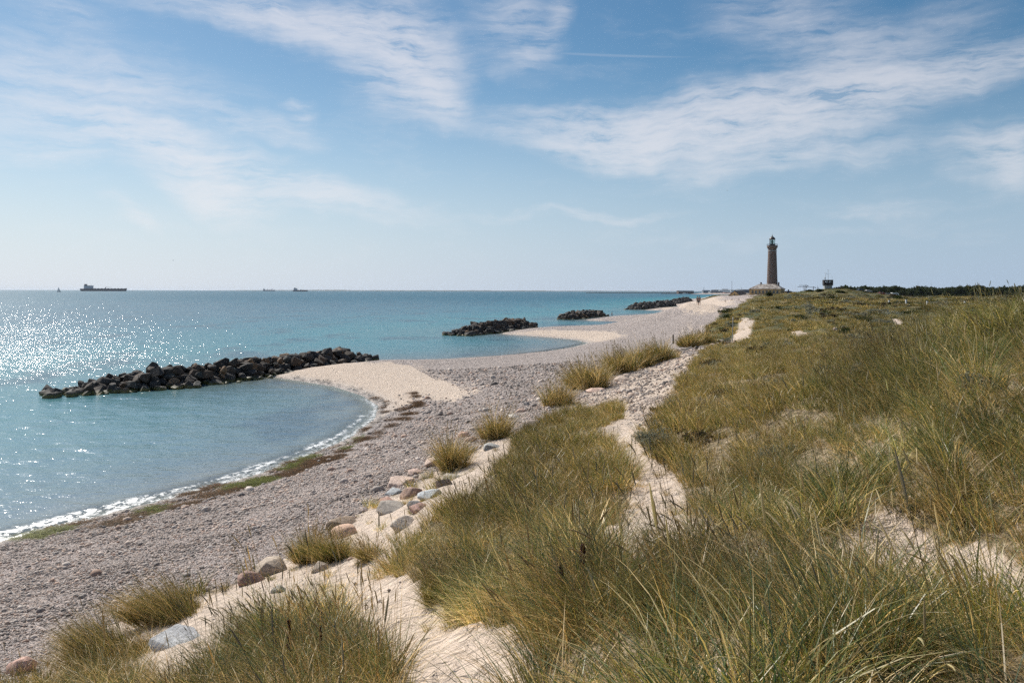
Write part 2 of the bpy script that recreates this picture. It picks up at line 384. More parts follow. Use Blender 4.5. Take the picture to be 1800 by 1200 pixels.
def cover(x, y):
    x = np.asarray(x, float); y = np.asarray(y, float)
    r = np.hypot(x, y)
    k = np.clip(r * 0.016, 0.03, 3.0)
    nx = fbm(x / (k * 4), y / (k * 4), 4) * k * 1.5; ny = fbm(x / (k * 4) + 31, y / (k * 4) - 7, 4) * k * 1.5
    xw, yw = x + nx, y + ny
    d = shore_dist(x, y)
    dune = in_poly(xw, yw, DUNE) & (d > 2)
    sand = np.zeros(x.shape, bool)
    for s in SANDS: sand |= in_poly(xw, yw, s)
    peb = in_poly(xw, yw, PEBPATH)
    strip = np.zeros(x.shape, bool)
    for s in STRIPS: strip |= in_poly(xw, yw, s)
    soft = np.zeros(x.shape)
    for jx, jy in ((0, 0), (1, .3), (-1, -.3), (.4, 1), (-.4, -1), (.8, -.8), (-.8, .8)):
        m = np.zeros(x.shape, bool)
        for s in SPITS: m |= in_poly(x + nx * 2 + jx * r * .016, y + ny * 2 + jy * r * .05, s)
        soft += m / 7.0
    spit = soft > 0.5
    algae = np.zeros(x.shape, bool)
    for s in ALGAE: algae |= in_poly(xw, yw, s)
    weed = in_poly(x + nx * 1.5, y + ny * 1.5, WEED)
    grass = (dune & ~sand & ~peb) | strip
    return dict(dune=dune, sand=sand & dune, peb=peb, grass=grass, spit=spit & ~dune, algae=algae, weed=weed, d=d, r=r, strip=strip, soft=soft * ~dune)

def ground(x, y):
    """height of the land with its bumps"""
    x = np.asarray(x, float); y = np.asarray(y, float)
    z, d = ground_base(x, y)
    r = np.hypot(x, y)
    inl = sstep(6, 16, d) * sstep(1.9, 3.2, z)
    big = fbm(x / 9.0, y / 9.0, 3) * (0.26 * sstep(12, 40, r) + 0.22 * sstep(45, 90, r)) + fbm(x / 34.0 + 5, y / 34.0, 3) * 0.7 * sstep(80, 200, r)
    mid = fbm(x / 1.9 + 3, y / 1.9, 3) * 0.14 + fbm(x / 4.6 - 11, y / 4.6, 2) * 0.44 * sstep(8, 16, r)
    z = z + inl * (big + mid * sstep(1.5, 5, r))
    z = z + sstep(1, 4, d) * fbm(x / 0.34, y / 0.34, 3) * 0.024 * (1 + 1.6 * inl)
    z = z + sstep(0, 2.5, d) * (1 - inl) * fbm(x / 2.2 - 4, y / 3.0, 3) * 0.06
    return z

def new_mesh(name, verts, faces, smooth=True):
    me = bpy.data.meshes.new(name)
    verts = np.asarray(verts, np.float32)
    me.vertices.add(len(verts)); me.vertices.foreach_set('co', verts.ravel())
    faces = [np.asarray(f, np.int32) for f in faces if len(f)]
    nl = sum(f.size for f in faces); nf = sum(len(f) for f in faces)
    me.loops.add(nl); me.loops.foreach_set('vertex_index', np.concatenate([f.ravel() for f in faces]))
    st = []; o = 0
    for f in faces:
        n = f.shape[1]; st.append(o + np.arange(len(f)) * n); o += f.size
    me.polygons.add(nf); me.polygons.foreach_set('loop_start', np.concatenate(st).astype(np.int32))
    me.polygons.foreach_set('use_smooth', np.full(nf, smooth))
    me.update(calc_edges=True); me.validate()
    return me
def pt_attr(me, name, typ, data):
    a = me.attributes.new(name, typ, 'POINT')
    key = {'FLOAT': 'value', 'INT': 'value', 'FLOAT_VECTOR': 'vector', 'FLOAT_COLOR': 'color'}[typ]
    a.data.foreach_set(key, np.ascontiguousarray(data, np.int32 if typ == 'INT' else np.float32).ravel())
def link(name, me, mat=None, parent=None, loc=None, rot=None, scale=None):
    o = bpy.data.objects.new(name, me); C.objects.link(o)
    if mat is not None and me is not None and not len(me.materials): me.materials.append(mat)
    if parent is not None: o.parent = parent
    if loc is not None: o.location = loc
    if rot is not None: o.rotation_euler = rot
    if scale is not None: o.scale = scale if hasattr(scale, '__len__') else (scale,) * 3
    return o
def tag(o, label=None, cat=None, group=None, kind=None):
    for k, v in (('label', label), ('category', cat), ('group', group), ('kind', kind)):
        if v: o[k] = v
    return o
def empty(name, loc, rz=0.0, label=None, cat=None, group=None):
    o = bpy.data.objects.new(name, None); C.objects.link(o); o.location = loc; o.rotation_euler = (0, 0, rz)
    o.empty_display_size = 0.2
    return tag(o, label, cat, group)
def gz(x, y): return float(ground(np.array([x]), np.array([y]))[0])

# ------------------------------------------------------------------ materials of the setting
def mat_ground():
    m, t, out = new_mat('ground'); t.dims = '2D'
    pos = t.new('ShaderNodeNewGeometry').outputs['Position']
    c1 = t.sep(t.attr('cover')); c2 = t.sep(t.attr('cover2'))
    grass, peb, weed = c1[0], c1[1], c1[2]
    algae, wet, far = c2[0], c2[1], c2[2]
    # sand
    n1 = t.noise(pos, 1.3, 5, 0.6); n2 = t.noise(pos, 160, 2, 0.7)
    sand = t.mix(n1, (0.57, 0.45, 0.355), (0.68, 0.565, 0.465))
    sand = t.mix(t.mrange(n2, 0.35, 0.7, 0, 0.35), sand, (0.40, 0.31, 0.24))
    # litter under the grass
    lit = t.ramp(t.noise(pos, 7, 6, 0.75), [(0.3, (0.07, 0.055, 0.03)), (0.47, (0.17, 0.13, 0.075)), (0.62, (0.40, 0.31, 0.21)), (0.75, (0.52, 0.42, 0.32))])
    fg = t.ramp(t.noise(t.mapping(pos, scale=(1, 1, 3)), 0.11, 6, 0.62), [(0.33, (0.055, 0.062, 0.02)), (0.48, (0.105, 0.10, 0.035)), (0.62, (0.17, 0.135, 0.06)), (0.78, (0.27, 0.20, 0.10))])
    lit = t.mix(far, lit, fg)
    # shingle
    vc = t.voro(pos, 24, out='Color'); vs = t.sep(vc)
    pc = t.ramp(vs[0], [(0.0, (0.13, 0.115, 0.11)), (0.25, (0.29, 0.245, 0.225)), (0.5, (0.47, 0.395, 0.36)), (0.75, (0.58, 0.495, 0.45)), (0.93, (0.63, 0.46, 0.36)), (1.0, (0.76, 0.71, 0.67))])
    big = t.noise(pos, 0.35, 4, 0.6)
    pc = t.mix(t.mrange(big, 0.35, 0.7, 0.0, 0.55), pc, (0.58, 0.485, 0.445))
    far_v = t.sep(t.voro(pos, 5.5, out='Color'))
    pc = t.mix(t.mrange(far, 0.0, 1.0, 0.12, 0.6), pc, t.ramp(far_v[1], [(0.0, (0.17, 0.145, 0.135)), (0.3, (0.37, 0.315, 0.29)), (0.7, (0.54, 0.46, 0.42)), (1.0, (0.70, 0.61, 0.55))]))
    vd = vc.node.outputs['Distance']
    gap = t.mrange(vd, 0.3, 0.66, 1.05, 0.6)
    pc = t.mix(1.0, pc, gap, 'MULTIPLY')
    pn = t.noise(pos, 1.1, 6, 0.75)
    peb = t.mrange(t.math('ADD', peb, t.math('MULTIPLY', t.math('SUBTRACT', pn, 0.5), 1.6)), 0.35, 0.65)
    col = t.mix(peb, sand, pc)
    wd = t.ramp(t.noise(pos, 5, 6, 0.75), [(0.3, (0.028, 0.02, 0.014)), (0.52, (0.085, 0.055, 0.035)), (0.7, (0.20, 0.115, 0.06))])
    col = t.mix(t.math('MULTIPLY', weed, t.mrange(t.noise(pos, 2.2, 5, 0.7), 0.36, 0.55)), col, wd)
    al = t.ramp(t.noise(pos, 9, 5, 0.7), [(0.3, (0.05, 0.06, 0.012)), (0.7, (0.20, 0.22, 0.035))])
    col = t.mix(t.math('MULTIPLY', algae, t.mrange(t.noise(pos, 4, 4, 0.7), 0.36, 0.5)), col, al)
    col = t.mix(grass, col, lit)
    col = t.mix(t.math('MULTIPLY', wet, 0.55), col, t.mix(1.0, col, (0.42, 0.42, 0.44), 'MULTIPLY'))
    # relief
    ph = vd
    b1 = t.bump(t.math('MULTIPLY', t.math('SUBTRACT', 1.0, ph), peb), 1.0, 0.03)
    foot = t.noise(pos, 4.6, 4, 0.62, 0.6)
    b3 = t.bump(foot, 1.0, 0.16, b1)
    rough = t.mix(wet, (0.9, 0.9, 0.9), (0.28, 0.28, 0.28))
    principled(t, out, col, rough, b3, spec=0.25)
    return m
def mat_sea():
    m, t, out = new_mat('sea_water'); t.dims = '2D'
    pos = t.new('ShaderNodeNewGeometry').outputs['Position']
    at = t.attr('sea'); a = t.sep(at); depth, foam, dist = a[0], a[1], a[2]
    calm = at.node.outputs['Alpha']; rg = t.mrange(calm, 0, 1, 1.0, 0.47, False)
    # colour of the water body by depth, with patches of weed bed
    patch = t.noise(t.mapping(pos, rot=(0, 0, math.radians(30)), scale=(1, 0.45, 1)), 0.06, 5, 0.6)
    dd = t.math('ADD', depth, t.math('MULTIPLY', t.math('SUBTRACT', patch, 0.5), 0.22))
    body = t.ramp(dd, [(0.0, (0.20, 0.20, 0.17)), (0.10, (0.115, 0.175, 0.18)), (0.30, (0.062, 0.20, 0.225)), (0.55, (0.026, 0.205, 0.24)), (0.8, (0.018, 0.155, 0.21)), (1.0, (0.017, 0.11, 0.17))])
    dark = t.mrange(t.noise(t.mapping(pos, loc=(40, 8, 0), scale=(1, 0.6, 1)), 0.085, 5, 0.65), 0.53, 0.66, 0, 0.6)
    body = t.mix(dark, body, (0.018, 0.055, 0.085))
    # waves
    nearw = t.math('SUBTRACT', 1.0, dist)
    h1 = t.noise(t.mapping(pos, rot=(0, 0, math.radians(-32)), scale=(0.55, 1.3, 1)), 0.55, 3, 0.55)
    h2 = t.noise(t.mapping(pos, rot=(0, 0, math.radians(-20)), scale=(0.8, 1.5, 1)), 2.2, 3, 0.6)
    h3 = t.noise(pos, 9.0, 3, 0.6)
    b = t.bump(h1, rg, 0.215)
    b = t.bump(h2, rg, 0.08, b)
    b = t.bump(h3, rg, 0.012, b)
    fm = t.math('MULTIPLY', foam, t.mrange(t.noise(t.mapping(pos, rot=(0, 0, .55), scale=(1, .6, 1)), 3.2, 6, 0.75), 0.42, 0.56))
    col = t.mix(fm, body, (0.85, 0.86, 0.86))
    rough = t.mix(dist, (0.13, 0.13, 0.13), (0.21, 0.21, 0.21))
    rough = t.mix(fm, rough, (0.6, 0.6, 0.6))
    df = t.new('ShaderNodeBsdfDiffuse'); t.put(df.inputs[0], col); t.put(df.inputs['Normal'], b)
    gl = t.new('ShaderNodeBsdfGlossy'); gl.inputs[0].default_value = (.85, .85, .85, 1); t.put(gl.inputs['Roughness'], rough); t.put(gl.inputs['Normal'], b)
    fr = t.new('ShaderNodeFresnel'); fr.inputs[0].default_value = 1.333; t.put(fr.inputs[1], b)
    # wave faces that lean towards the eye hide the ones that would mirror the low sky
    fac = t.math('MINIMUM', fr.outputs[0], t.mix(dist, (0.48, 0.48, 0.48), (0.25, 0.25, 0.25)))
    fac = t.math('MULTIPLY', fac, t.mrange(fm, 0, 1, 1, 0.4))
    pb = t.new('ShaderNodeMixShader'); t.put(pb.inputs[0], fac); t.l.new(df.outputs[0], pb.inputs[1]); t.l.new(gl.outputs[0], pb.inputs[2])
    tr = t.new('ShaderNodeBsdfTransparent'); tr.inputs[0].default_value = (0.86, 0.95, 0.95, 1)
    mx = t.new('ShaderNodeMixShader')
    # the first centimetres are clear
    clear = t.math('MULTIPLY', t.mrange(depth, 0.0, 0.05, 0.75, 0.0), t.math('SUBTRACT', 1.0, fm))
    t.put(mx.inputs[0], clear); t.l.new(pb.outputs[0], mx.inputs[1]); t.l.new(tr.outputs[0], mx.inputs[2])
    t.l.new(mx.outputs[0], out.inputs[0])
    return m

# ------------------------------------------------------------------ ground sheet
def polar_grid(angs, rs):
    A, R = np.meshgrid(angs, rs)
    x = (np.sin(A) * R).ravel(); y = (np.cos(A) * R).ravel()
    nc, nr = len(angs), len(rs)
    i = (np.arange(nr - 1)[:, None] * nc + np.arange(nc - 1)[None]).ravel()
    faces = np.c_[i, i + 1, i + nc + 1, i + nc]
    return x, y, faces
def deg(*a): return np.radians(np.concatenate(a))
def build_ground():
    angs = deg(np.arange(-150, -42, 1.5), np.arange(-42, 42, 0.17), np.arange(42, 151, 1.5))
    rs = np.concatenate([np.exp(np.arange(math.log(0.35), math.log(60), 0.0155)), np.exp(np.arange(math.log(60), math.log(900), 0.018)), np.exp(np.linspace(math.log(900), math.log(30000), 60))])
    x, y, faces = polar_grid(angs, rs)
    z = ground(x, y)
    c = cover(x, y); d = c['d']
    me = new_mesh('ground', np.c_[x, y, z], [faces[:, ::-1]])
    shingle = np.where(c['peb'], 1.0, (~c['dune'] & (d > 0.5) & (d < 60)) * (1 - np.clip(c['soft'] * 1.5, 0, 1)))
    one = np.ones_like(x)
    wet = np.clip(1 - d / 1.6, 0, 1)
    strand = (c['weed'] & (fbm(x / 1.6, y / 1.6, 3) > 0.0)) | ((d > 0.2) & (d < 0.6 + 0.9 * fbm(x / 2.5, y / 2.5, 3)) & (c['r'] < 75))
    edge = np.clip(c['peb'] * 0.3 + (~c['peb']) * 1.0, 0, 1)
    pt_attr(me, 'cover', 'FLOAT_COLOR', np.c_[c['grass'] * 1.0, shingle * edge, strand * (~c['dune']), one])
    pt_attr(me, 'cover2', 'FLOAT_COLOR', np.c_[c['algae'] * 1.0, wet, sstep(25, 90, c['r']), one])
    o = link('ground', me, mat_ground()); tag(o, 'sandy ground of beach shingle and dunes', kind='structure')
    return o
build_ground()

def build_sea():
    angs = deg(np.arange(-150, -42, 1.5), np.arange(-42, 20, 0.14), np.arange(20, 60, 1.0))
    rs = np.concatenate([np.exp(np.arange(math.log(14), math.log(260), 0.006)), np.exp(np.arange(math.log(260), math.log(3000), 0.02)), np.exp(np.linspace(math.log(3000), math.log(24000), 40))])
    x, y, faces = polar_grid(angs, rs)
    zb, d = ground_base(x, y)
    keep = d < 3.0 + np.hypot(x, y) * 0.03
    fk = keep[faces].any(1); faces = faces[fk]
    used = np.unique(faces); remap = np.full(len(x), -1); remap[used] = np.arange(len(used))
    x, y, zb, d = x[used], y[used], zb[used], d[used]; faces = remap[faces]
    r = np.hypot(x, y)
    a = math.radians(-32); u = x * math.cos(a) + y * math.sin(a); v = -x * math.sin(a) + y * math.cos(a)
    amp = 0.07 * sstep(0, 9, -d) * (1 - sstep(250, 700, r))
    z = amp * (fbm(u / 5.5, v / 2.2, 3) + 0.45 * fbm(u / 1.6, v / 0.8, 2) * (1 - sstep(60, 140, r)))
    # little swash ridges running onto the beach
    z = z + 0.03 * np.exp(-((d + 1.3) / 0.5) ** 2) * (r < 120)
    z = np.where(d > 0.0, np.minimum(z, 0.0), z)
    me = new_mesh('sea', np.c_[x, y, z], [faces[:, ::-1]])
    off = -d
    depth = np.clip(1 - np.exp(-np.maximum(off, 0) / 42.0), 0, 1)
    depth = np.where(r > 200, np.maximum(depth, sstep(150, 2500, r)), depth)
    swash = np.clip(1 - np.abs(off - 0.9) / np.maximum(0.08, 0.42 + 1.2 * fbm(x / 3, y / 3, 3)), 0, 1) * (r < 52) + 0.0
    swash = np.maximum(swash, np.clip(1 - np.abs(off - 0.2) / 0.5, 0, 1) * 0.9 * (r < 60))
    inner = in_poly(x, y, hit([(-200, 1000), (750, 700), (680, 690), (600, 760), (300, 850), (-200, 960)]))
    swash = swash * np.where(r < 60, 1.0, 0.3)
    pt_attr(me, 'sea', 'FLOAT_COLOR', np.c_[depth, swash, sstep(60, 900, r), 1 - sstep(48, 92, r + 0.35 * x)])
    o = link('sea', me, mat_sea()); tag(o, 'turquoise sea with sun glitter', kind='structure')
build_sea()

# ------------------------------------------------------------------ grass and pebbles: prototypes and scattering
GREEN = np.array([(0.105, 0.118, 0.034), (0.135, 0.138, 0.042), (0.078, 0.10, 0.042), (0.165, 0.145, 0.05)])
STRAW = np.array([(0.56, 0.42, 0.25), (0.44, 0.315, 0.17), (0.64, 0.52, 0.35), (0.26, 0.175, 0.09)])
BLUEG = np.array([(0.075, 0.115, 0.07), (0.10, 0.14, 0.095)])
def blades(rng, n, rad, L, w, tilt, bend, wind=(-0.35, 0.1), straw=0.3, blue=0.0, segs=4, flat=0.0, center=(0, 0)):
    ph = rng.rand(n) * 2 * np.pi; rr = rad * np.sqrt(rng.rand(n))
    bx, by = center[0] + np.cos(ph) * rr, center[1] + np.sin(ph) * rr
    a2 = ph + rng.randn(n) * 0.9
    h = np.c_[np.cos(a2), np.sin(a2)] * (tilt * (0.3 + rng.rand(n)) * (0.4 + rr / max(rad, 1e-6)))[:, None] + np.array(wind) * (0.5 + rng.rand(n))[:, None]
    bd = (bend * (0.3 + 1.2 * rng.rand(n)))[:, None]
    ln = L[0] + (L[1] - L[0]) * rng.rand(n)
    hd = h / (np.linalg.norm(h, axis=1, keepdims=True) + 1e-6)
    pts = np.zeros((n, segs + 1, 3)); pts[:, 0, 0] = bx; pts[:, 0, 1] = by; pts[:, 0, 2] = -0.03
    for k in range(1, segs + 1):
        t = (k - 0.5) / segs
        d = np.c_[h + hd * bd * t * t * 2.2, np.full(n, (1.0 - flat) * 1.0) - bd[:, 0] * t * t * 1.1]
        d /= np.linalg.norm(d, axis=1, keepdims=True)
        pts[:, k] = pts[:, k - 1] + d * (ln / segs)[:, None]
    sa = rng.rand(n) * np.pi
    side = np.c_[np.cos(sa), np.sin(sa), np.zeros(n)]
    ww = w * (0.6 + 0.8 * rng.rand(n))
    verts = np.zeros((n, 2 * segs + 1, 3))
    for k in range(segs):
        q = (1 - (k / segs) ** 1.6) * 0.5
        verts[:, 2 * k] = pts[:, k] - side * (ww * q)[:, None]; verts[:, 2 * k + 1] = pts[:, k] + side * (ww * q)[:, None]
    verts[:, 2 * segs] = pts[:, segs]
    nv = 2 * segs + 1; off = (np.arange(n) * nv)[:, None]
    quads = np.concatenate([off + np.array([2 * k, 2 * k + 1, 2 * k + 3, 2 * k + 2]) for k in range(segs - 1)])
    tris = off + np.array([2 * segs - 2, 2 * segs - 1, 2 * segs])
    u = rng.rand(n)
    col = GREEN[rng.randint(len(GREEN), size=n)].copy()
    isb = rng.rand(n) < blue; col[isb] = BLUEG[rng.randint(2, size=isb.sum())]
    iss = u < straw; col[iss] = STRAW[rng.randint(len(STRAW), size=iss.sum())]
    col *= (0.62 + 0.76 * rng.rand(n))[:, None]
    vc = np.repeat(col[:, None], nv, 1)
    tipd = rng.rand(n) < 0.35
    vc[tipd, -1] = STRAW[0]; vc[tipd, -2] = vc[tipd, -2] * 0.5 + STRAW[0] * 0.5; vc[tipd, -3] = vc[tipd, -3] * 0.5 + STRAW[0] * 0.5
    return verts.reshape(-1, 3), quads, tris, vc.reshape(-1, 3)
def tube_path(pts, rads, sides=4):
    pts = np.asarray(pts, float); n = len(pts); V = []
    for i in range(n):
        d = pts[min(i + 1, n - 1)] - pts[max(i - 1, 0)]; d /= np.linalg.norm(d) + 1e-9
        a = np.cross(d, (0.3, 0.9, 0.1)); a /= np.linalg.norm(a) + 1e-9; b = np.cross(d, a)
        for k in range(sides):
            th = 2 * np.pi * k / sides
            V.append(pts[i] + rads[i] * (math.cos(th) * a + math.sin(th) * b))
    Fq = []
    for i in range(n - 1):
        for k in range(sides):
            Fq.append((i * sides + k, i * sides + (k + 1) % sides, (i + 1) * sides + (k + 1) % sides, (i + 1) * sides + k))
    return np.array(V), np.array(Fq)
def seed_stems(rng, n, rad, H, wind=(-0.25, 0.05), sr=0.0016, hr=0.0058, hl=(0.11, 0.17)):
    out = []
    for i in range(n):
        a = rng.rand() * 6.28; r0 = rad * math.sqrt(rng.rand())
        p = np.array([math.cos(a) * r0, math.sin(a) * r0, 0.0]); d = np.array([wind[0] * rng.rand() * 1.6 + rng.randn() * 0.14, wind[1] + rng.randn() * 0.14, 1.0])
        ln = H[0] + (H[1] - H[0]) * rng.rand(); bend = rng.rand() * 0.35
        P0 = [p.copy()]
        for k in range(4):
            d2 = d + np.array([wind[0], wind[1], -0.3]) * bend * k / 2; d2 /= np.linalg.norm(d2)
            p = p + d2 * ln / 4; P0.append(p.copy())
        v, f = tube_path(P0, [sr] * 5, 3); c = np.tile((0.36, 0.28, 0.13), (len(v), 1)) * (0.7 + 0.5 * rng.rand())
        out.append((v, f, np.zeros((0, 3), int), c))
        h = hl[0] + (hl[1] - hl[0]) * rng.rand(); Q = [p + d2 * h * q for q in (-0.02, 0.12, 0.4, 0.75, 1.0)]
        if rng.rand() < 0.3:
            Q = [q + np.array([wind[0], wind[1], -0.5]) * h * 0.5 * (j / 4) ** 2 for j, q in enumerate(Q)]
        v, f = tube_path(Q, [sr, hr * .8, hr, hr * .75, sr * .6], 5); c = np.tile((0.37, 0.315, 0.22), (len(v), 1)) * (0.7 + 0.5 * rng.rand())
        out.append((v, f, np.zeros((0, 3), int), c))
    return out
def join_parts(parts):
    V, Q, T, K = [], [], [], []; o = 0
    for v, q, t, c in parts:
        V.append(v); K.append(c)
        if len(q): Q.append(np.asarray(q) + o)
        if len(t): T.append(np.asarray(t) + o)
        o += len(v)
    return np.concatenate(V), (np.concatenate(Q) if Q else np.zeros((0, 4), int)), (np.concatenate(T) if T else np.zeros((0, 3), int)), np.concatenate(K)
def plant_mesh(name, parts, mat, smooth=False):
    v, q, t, c = join_parts(parts)
    me = new_mesh(name, v, [q, t], smooth)
    pt_attr(me, 'col', 'FLOAT_COLOR', np.c_[c, np.ones(len(c))]); me.materials.append(mat)
    return me
def mat_grass(name='grass_blades', inst=True):
    m, t, out = new_mat(name)
    col = t.attr('col')
    if inst:
        tint = t.attr('tint', 'INSTANCER', 'Fac')
        rnd = t.new('ShaderNodeObjectInfo').outputs['Random']
        col = t.mix(t.mrange(tint, 0.0, 1.0, 0.0, 0.75, False), col, t.mix(0.5, t.mix(1.0, col, (1.4, 1.2, 1.0), 'MULTIPLY'), (0.25, 0.19, 0.10)))
        col = t.mix(t.mrange(tint, 0.0, -1.0, 0.0, 0.6, False), col, t.mix(1.0, col, (0.62, 0.92, 0.75), 'MULTIPLY'))
        v = t.math('MULTIPLY', t.mrange(rnd, 0, 1, 0.72, 1.28, False), t.attr('val', 'INSTANCER', 'Fac'))
        vv = t.new('ShaderNodeCombineXYZ')
        for i in range(3): t.put(vv.inputs[i], v)
        col = t.mix(1.0, col, vv.outputs[0], 'MULTIPLY')
    col = t.mix(1.0, col, (1.22, 1.15, 0.92), 'MULTIPLY')
    p = t.new('ShaderNodeBsdfDiffuse'); t.put(p.inputs[0], col)
    tl = t.new('ShaderNodeBsdfTranslucent'); t.put(tl.inputs[0], t.mix(1.0, col, (1.12, 1.08, 0.78), 'MULTIPLY'))
    mx = t.new('ShaderNodeMixShader'); mx.inputs[0].default_value = 0.38
    t.l.new(p.outputs[0], mx.inputs[1]); t.l.new(tl.outputs[0], mx.inputs[2])
    gl = t.new('ShaderNodeBsdfGlossy'); gl.inputs['Roughness'].default_value = 0.38; gl.inputs[0].default_value = (1, 0.97, 0.9, 1)
    m2 = t.new('ShaderNodeMixShader'); m2.inputs[0].default_value = 0.035
    t.l.new(mx.outputs[0], m2.inputs[1]); t.l.new(gl.outputs[0], m2.inputs[2]); t.l.new(m2.outputs[0], out.inputs[0])
    return m
M_GRASS = mat_grass(); M_PLANT = mat_grass('plant_blades', False)

def scatter(name, xyz, rot, scl, idx, tint, protos, label, val=None):
    me = bpy.data.meshes.new(name); me.vertices.add(len(xyz)); me.vertices.foreach_set('co', np.asarray(xyz, np.float32).ravel())
    pt_attr(me, 'rot', 'FLOAT_VECTOR', rot)
    scl = np.asarray(scl); scl = np.repeat(scl[:, None], 3, 1) if scl.ndim == 1 else scl
    pt_attr(me, 'scl', 'FLOAT_VECTOR', scl); pt_attr(me, 'idx', 'INT', idx); pt_attr(me, 'tint', 'FLOAT', tint); pt_attr(me, 'val', 'FLOAT', np.ones(len(xyz)) if val is None else val)
    col = bpy.data.collections.new(name + '_kinds')
    for i, p in enumerate(protos):
        o = bpy.data.objects.new('%s_kind_%02d' % (name, i), p); col.objects.link(o)
    o = link(name, me); tag(o, label, kind='stuff')
    ng = bpy.data.node_groups.new(name, 'GeometryNodeTree'); t = NT(ng)
    ng.interface.new_socket('Geometry', in_out='INPUT', socket_type='NodeSocketGeometry')
    ng.interface.new_socket('Geometry', in_out='OUTPUT', socket_type='NodeSocketGeometry')
    gi = t.new('NodeGroupInput'); go = t.new('NodeGroupOutput')
    m2p = t.new('GeometryNodeMeshToPoints'); t.l.new(gi.outputs[0], m2p.inputs[0])
    ci = t.new('GeometryNodeCollectionInfo'); ci.inputs[0].default_value = col; ci.inputs[1].default_value = True; ci.inputs[2].default_value = True
    iop = t.new('GeometryNodeInstanceOnPoints')
    def na(nm, ty):
        n = t.new('GeometryNodeInputNamedAttribute', data_type=ty); n.inputs[0].default_value = nm; return n.outputs[0]
    e2r = t.new('FunctionNodeEulerToRotation'); t.l.new(na('rot', 'FLOAT_VECTOR'), e2r.inputs[0])
    t.l.new(m2p.outputs[0], iop.inputs['Points']); t.l.new(ci.outputs[0], iop.inputs['Instance'])
    iop.inputs['Pick Instance'].default_value = True
    t.l.new(na('idx', 'INT'), iop.inputs['Instance Index']); t.l.new(e2r.outputs[0], iop.inputs['Rotation']); t.l.new(na('scl', 'FLOAT_VECTOR'), iop.inputs['Scale'])
    t.l.new(iop.outputs[0], go.inputs[0])
    md = o.modifiers.new('scatter', 'NODES'); md.node_group = ng
    return o

def ring_points(rng, r1, r2, dens, a1=-46, a2=50):
    area = 0.5 * math.radians(a2 - a1) * (r2 * r2 - r1 * r1)
    n = int(area * dens)
    r = np.sqrt(r1 * r1 + (r2 * r2 - r1 * r1) * rng.rand(n)); a = np.radians(a1 + (a2 - a1) * rng.rand(n))
    return np.sin(a) * r, np.cos(a) * r

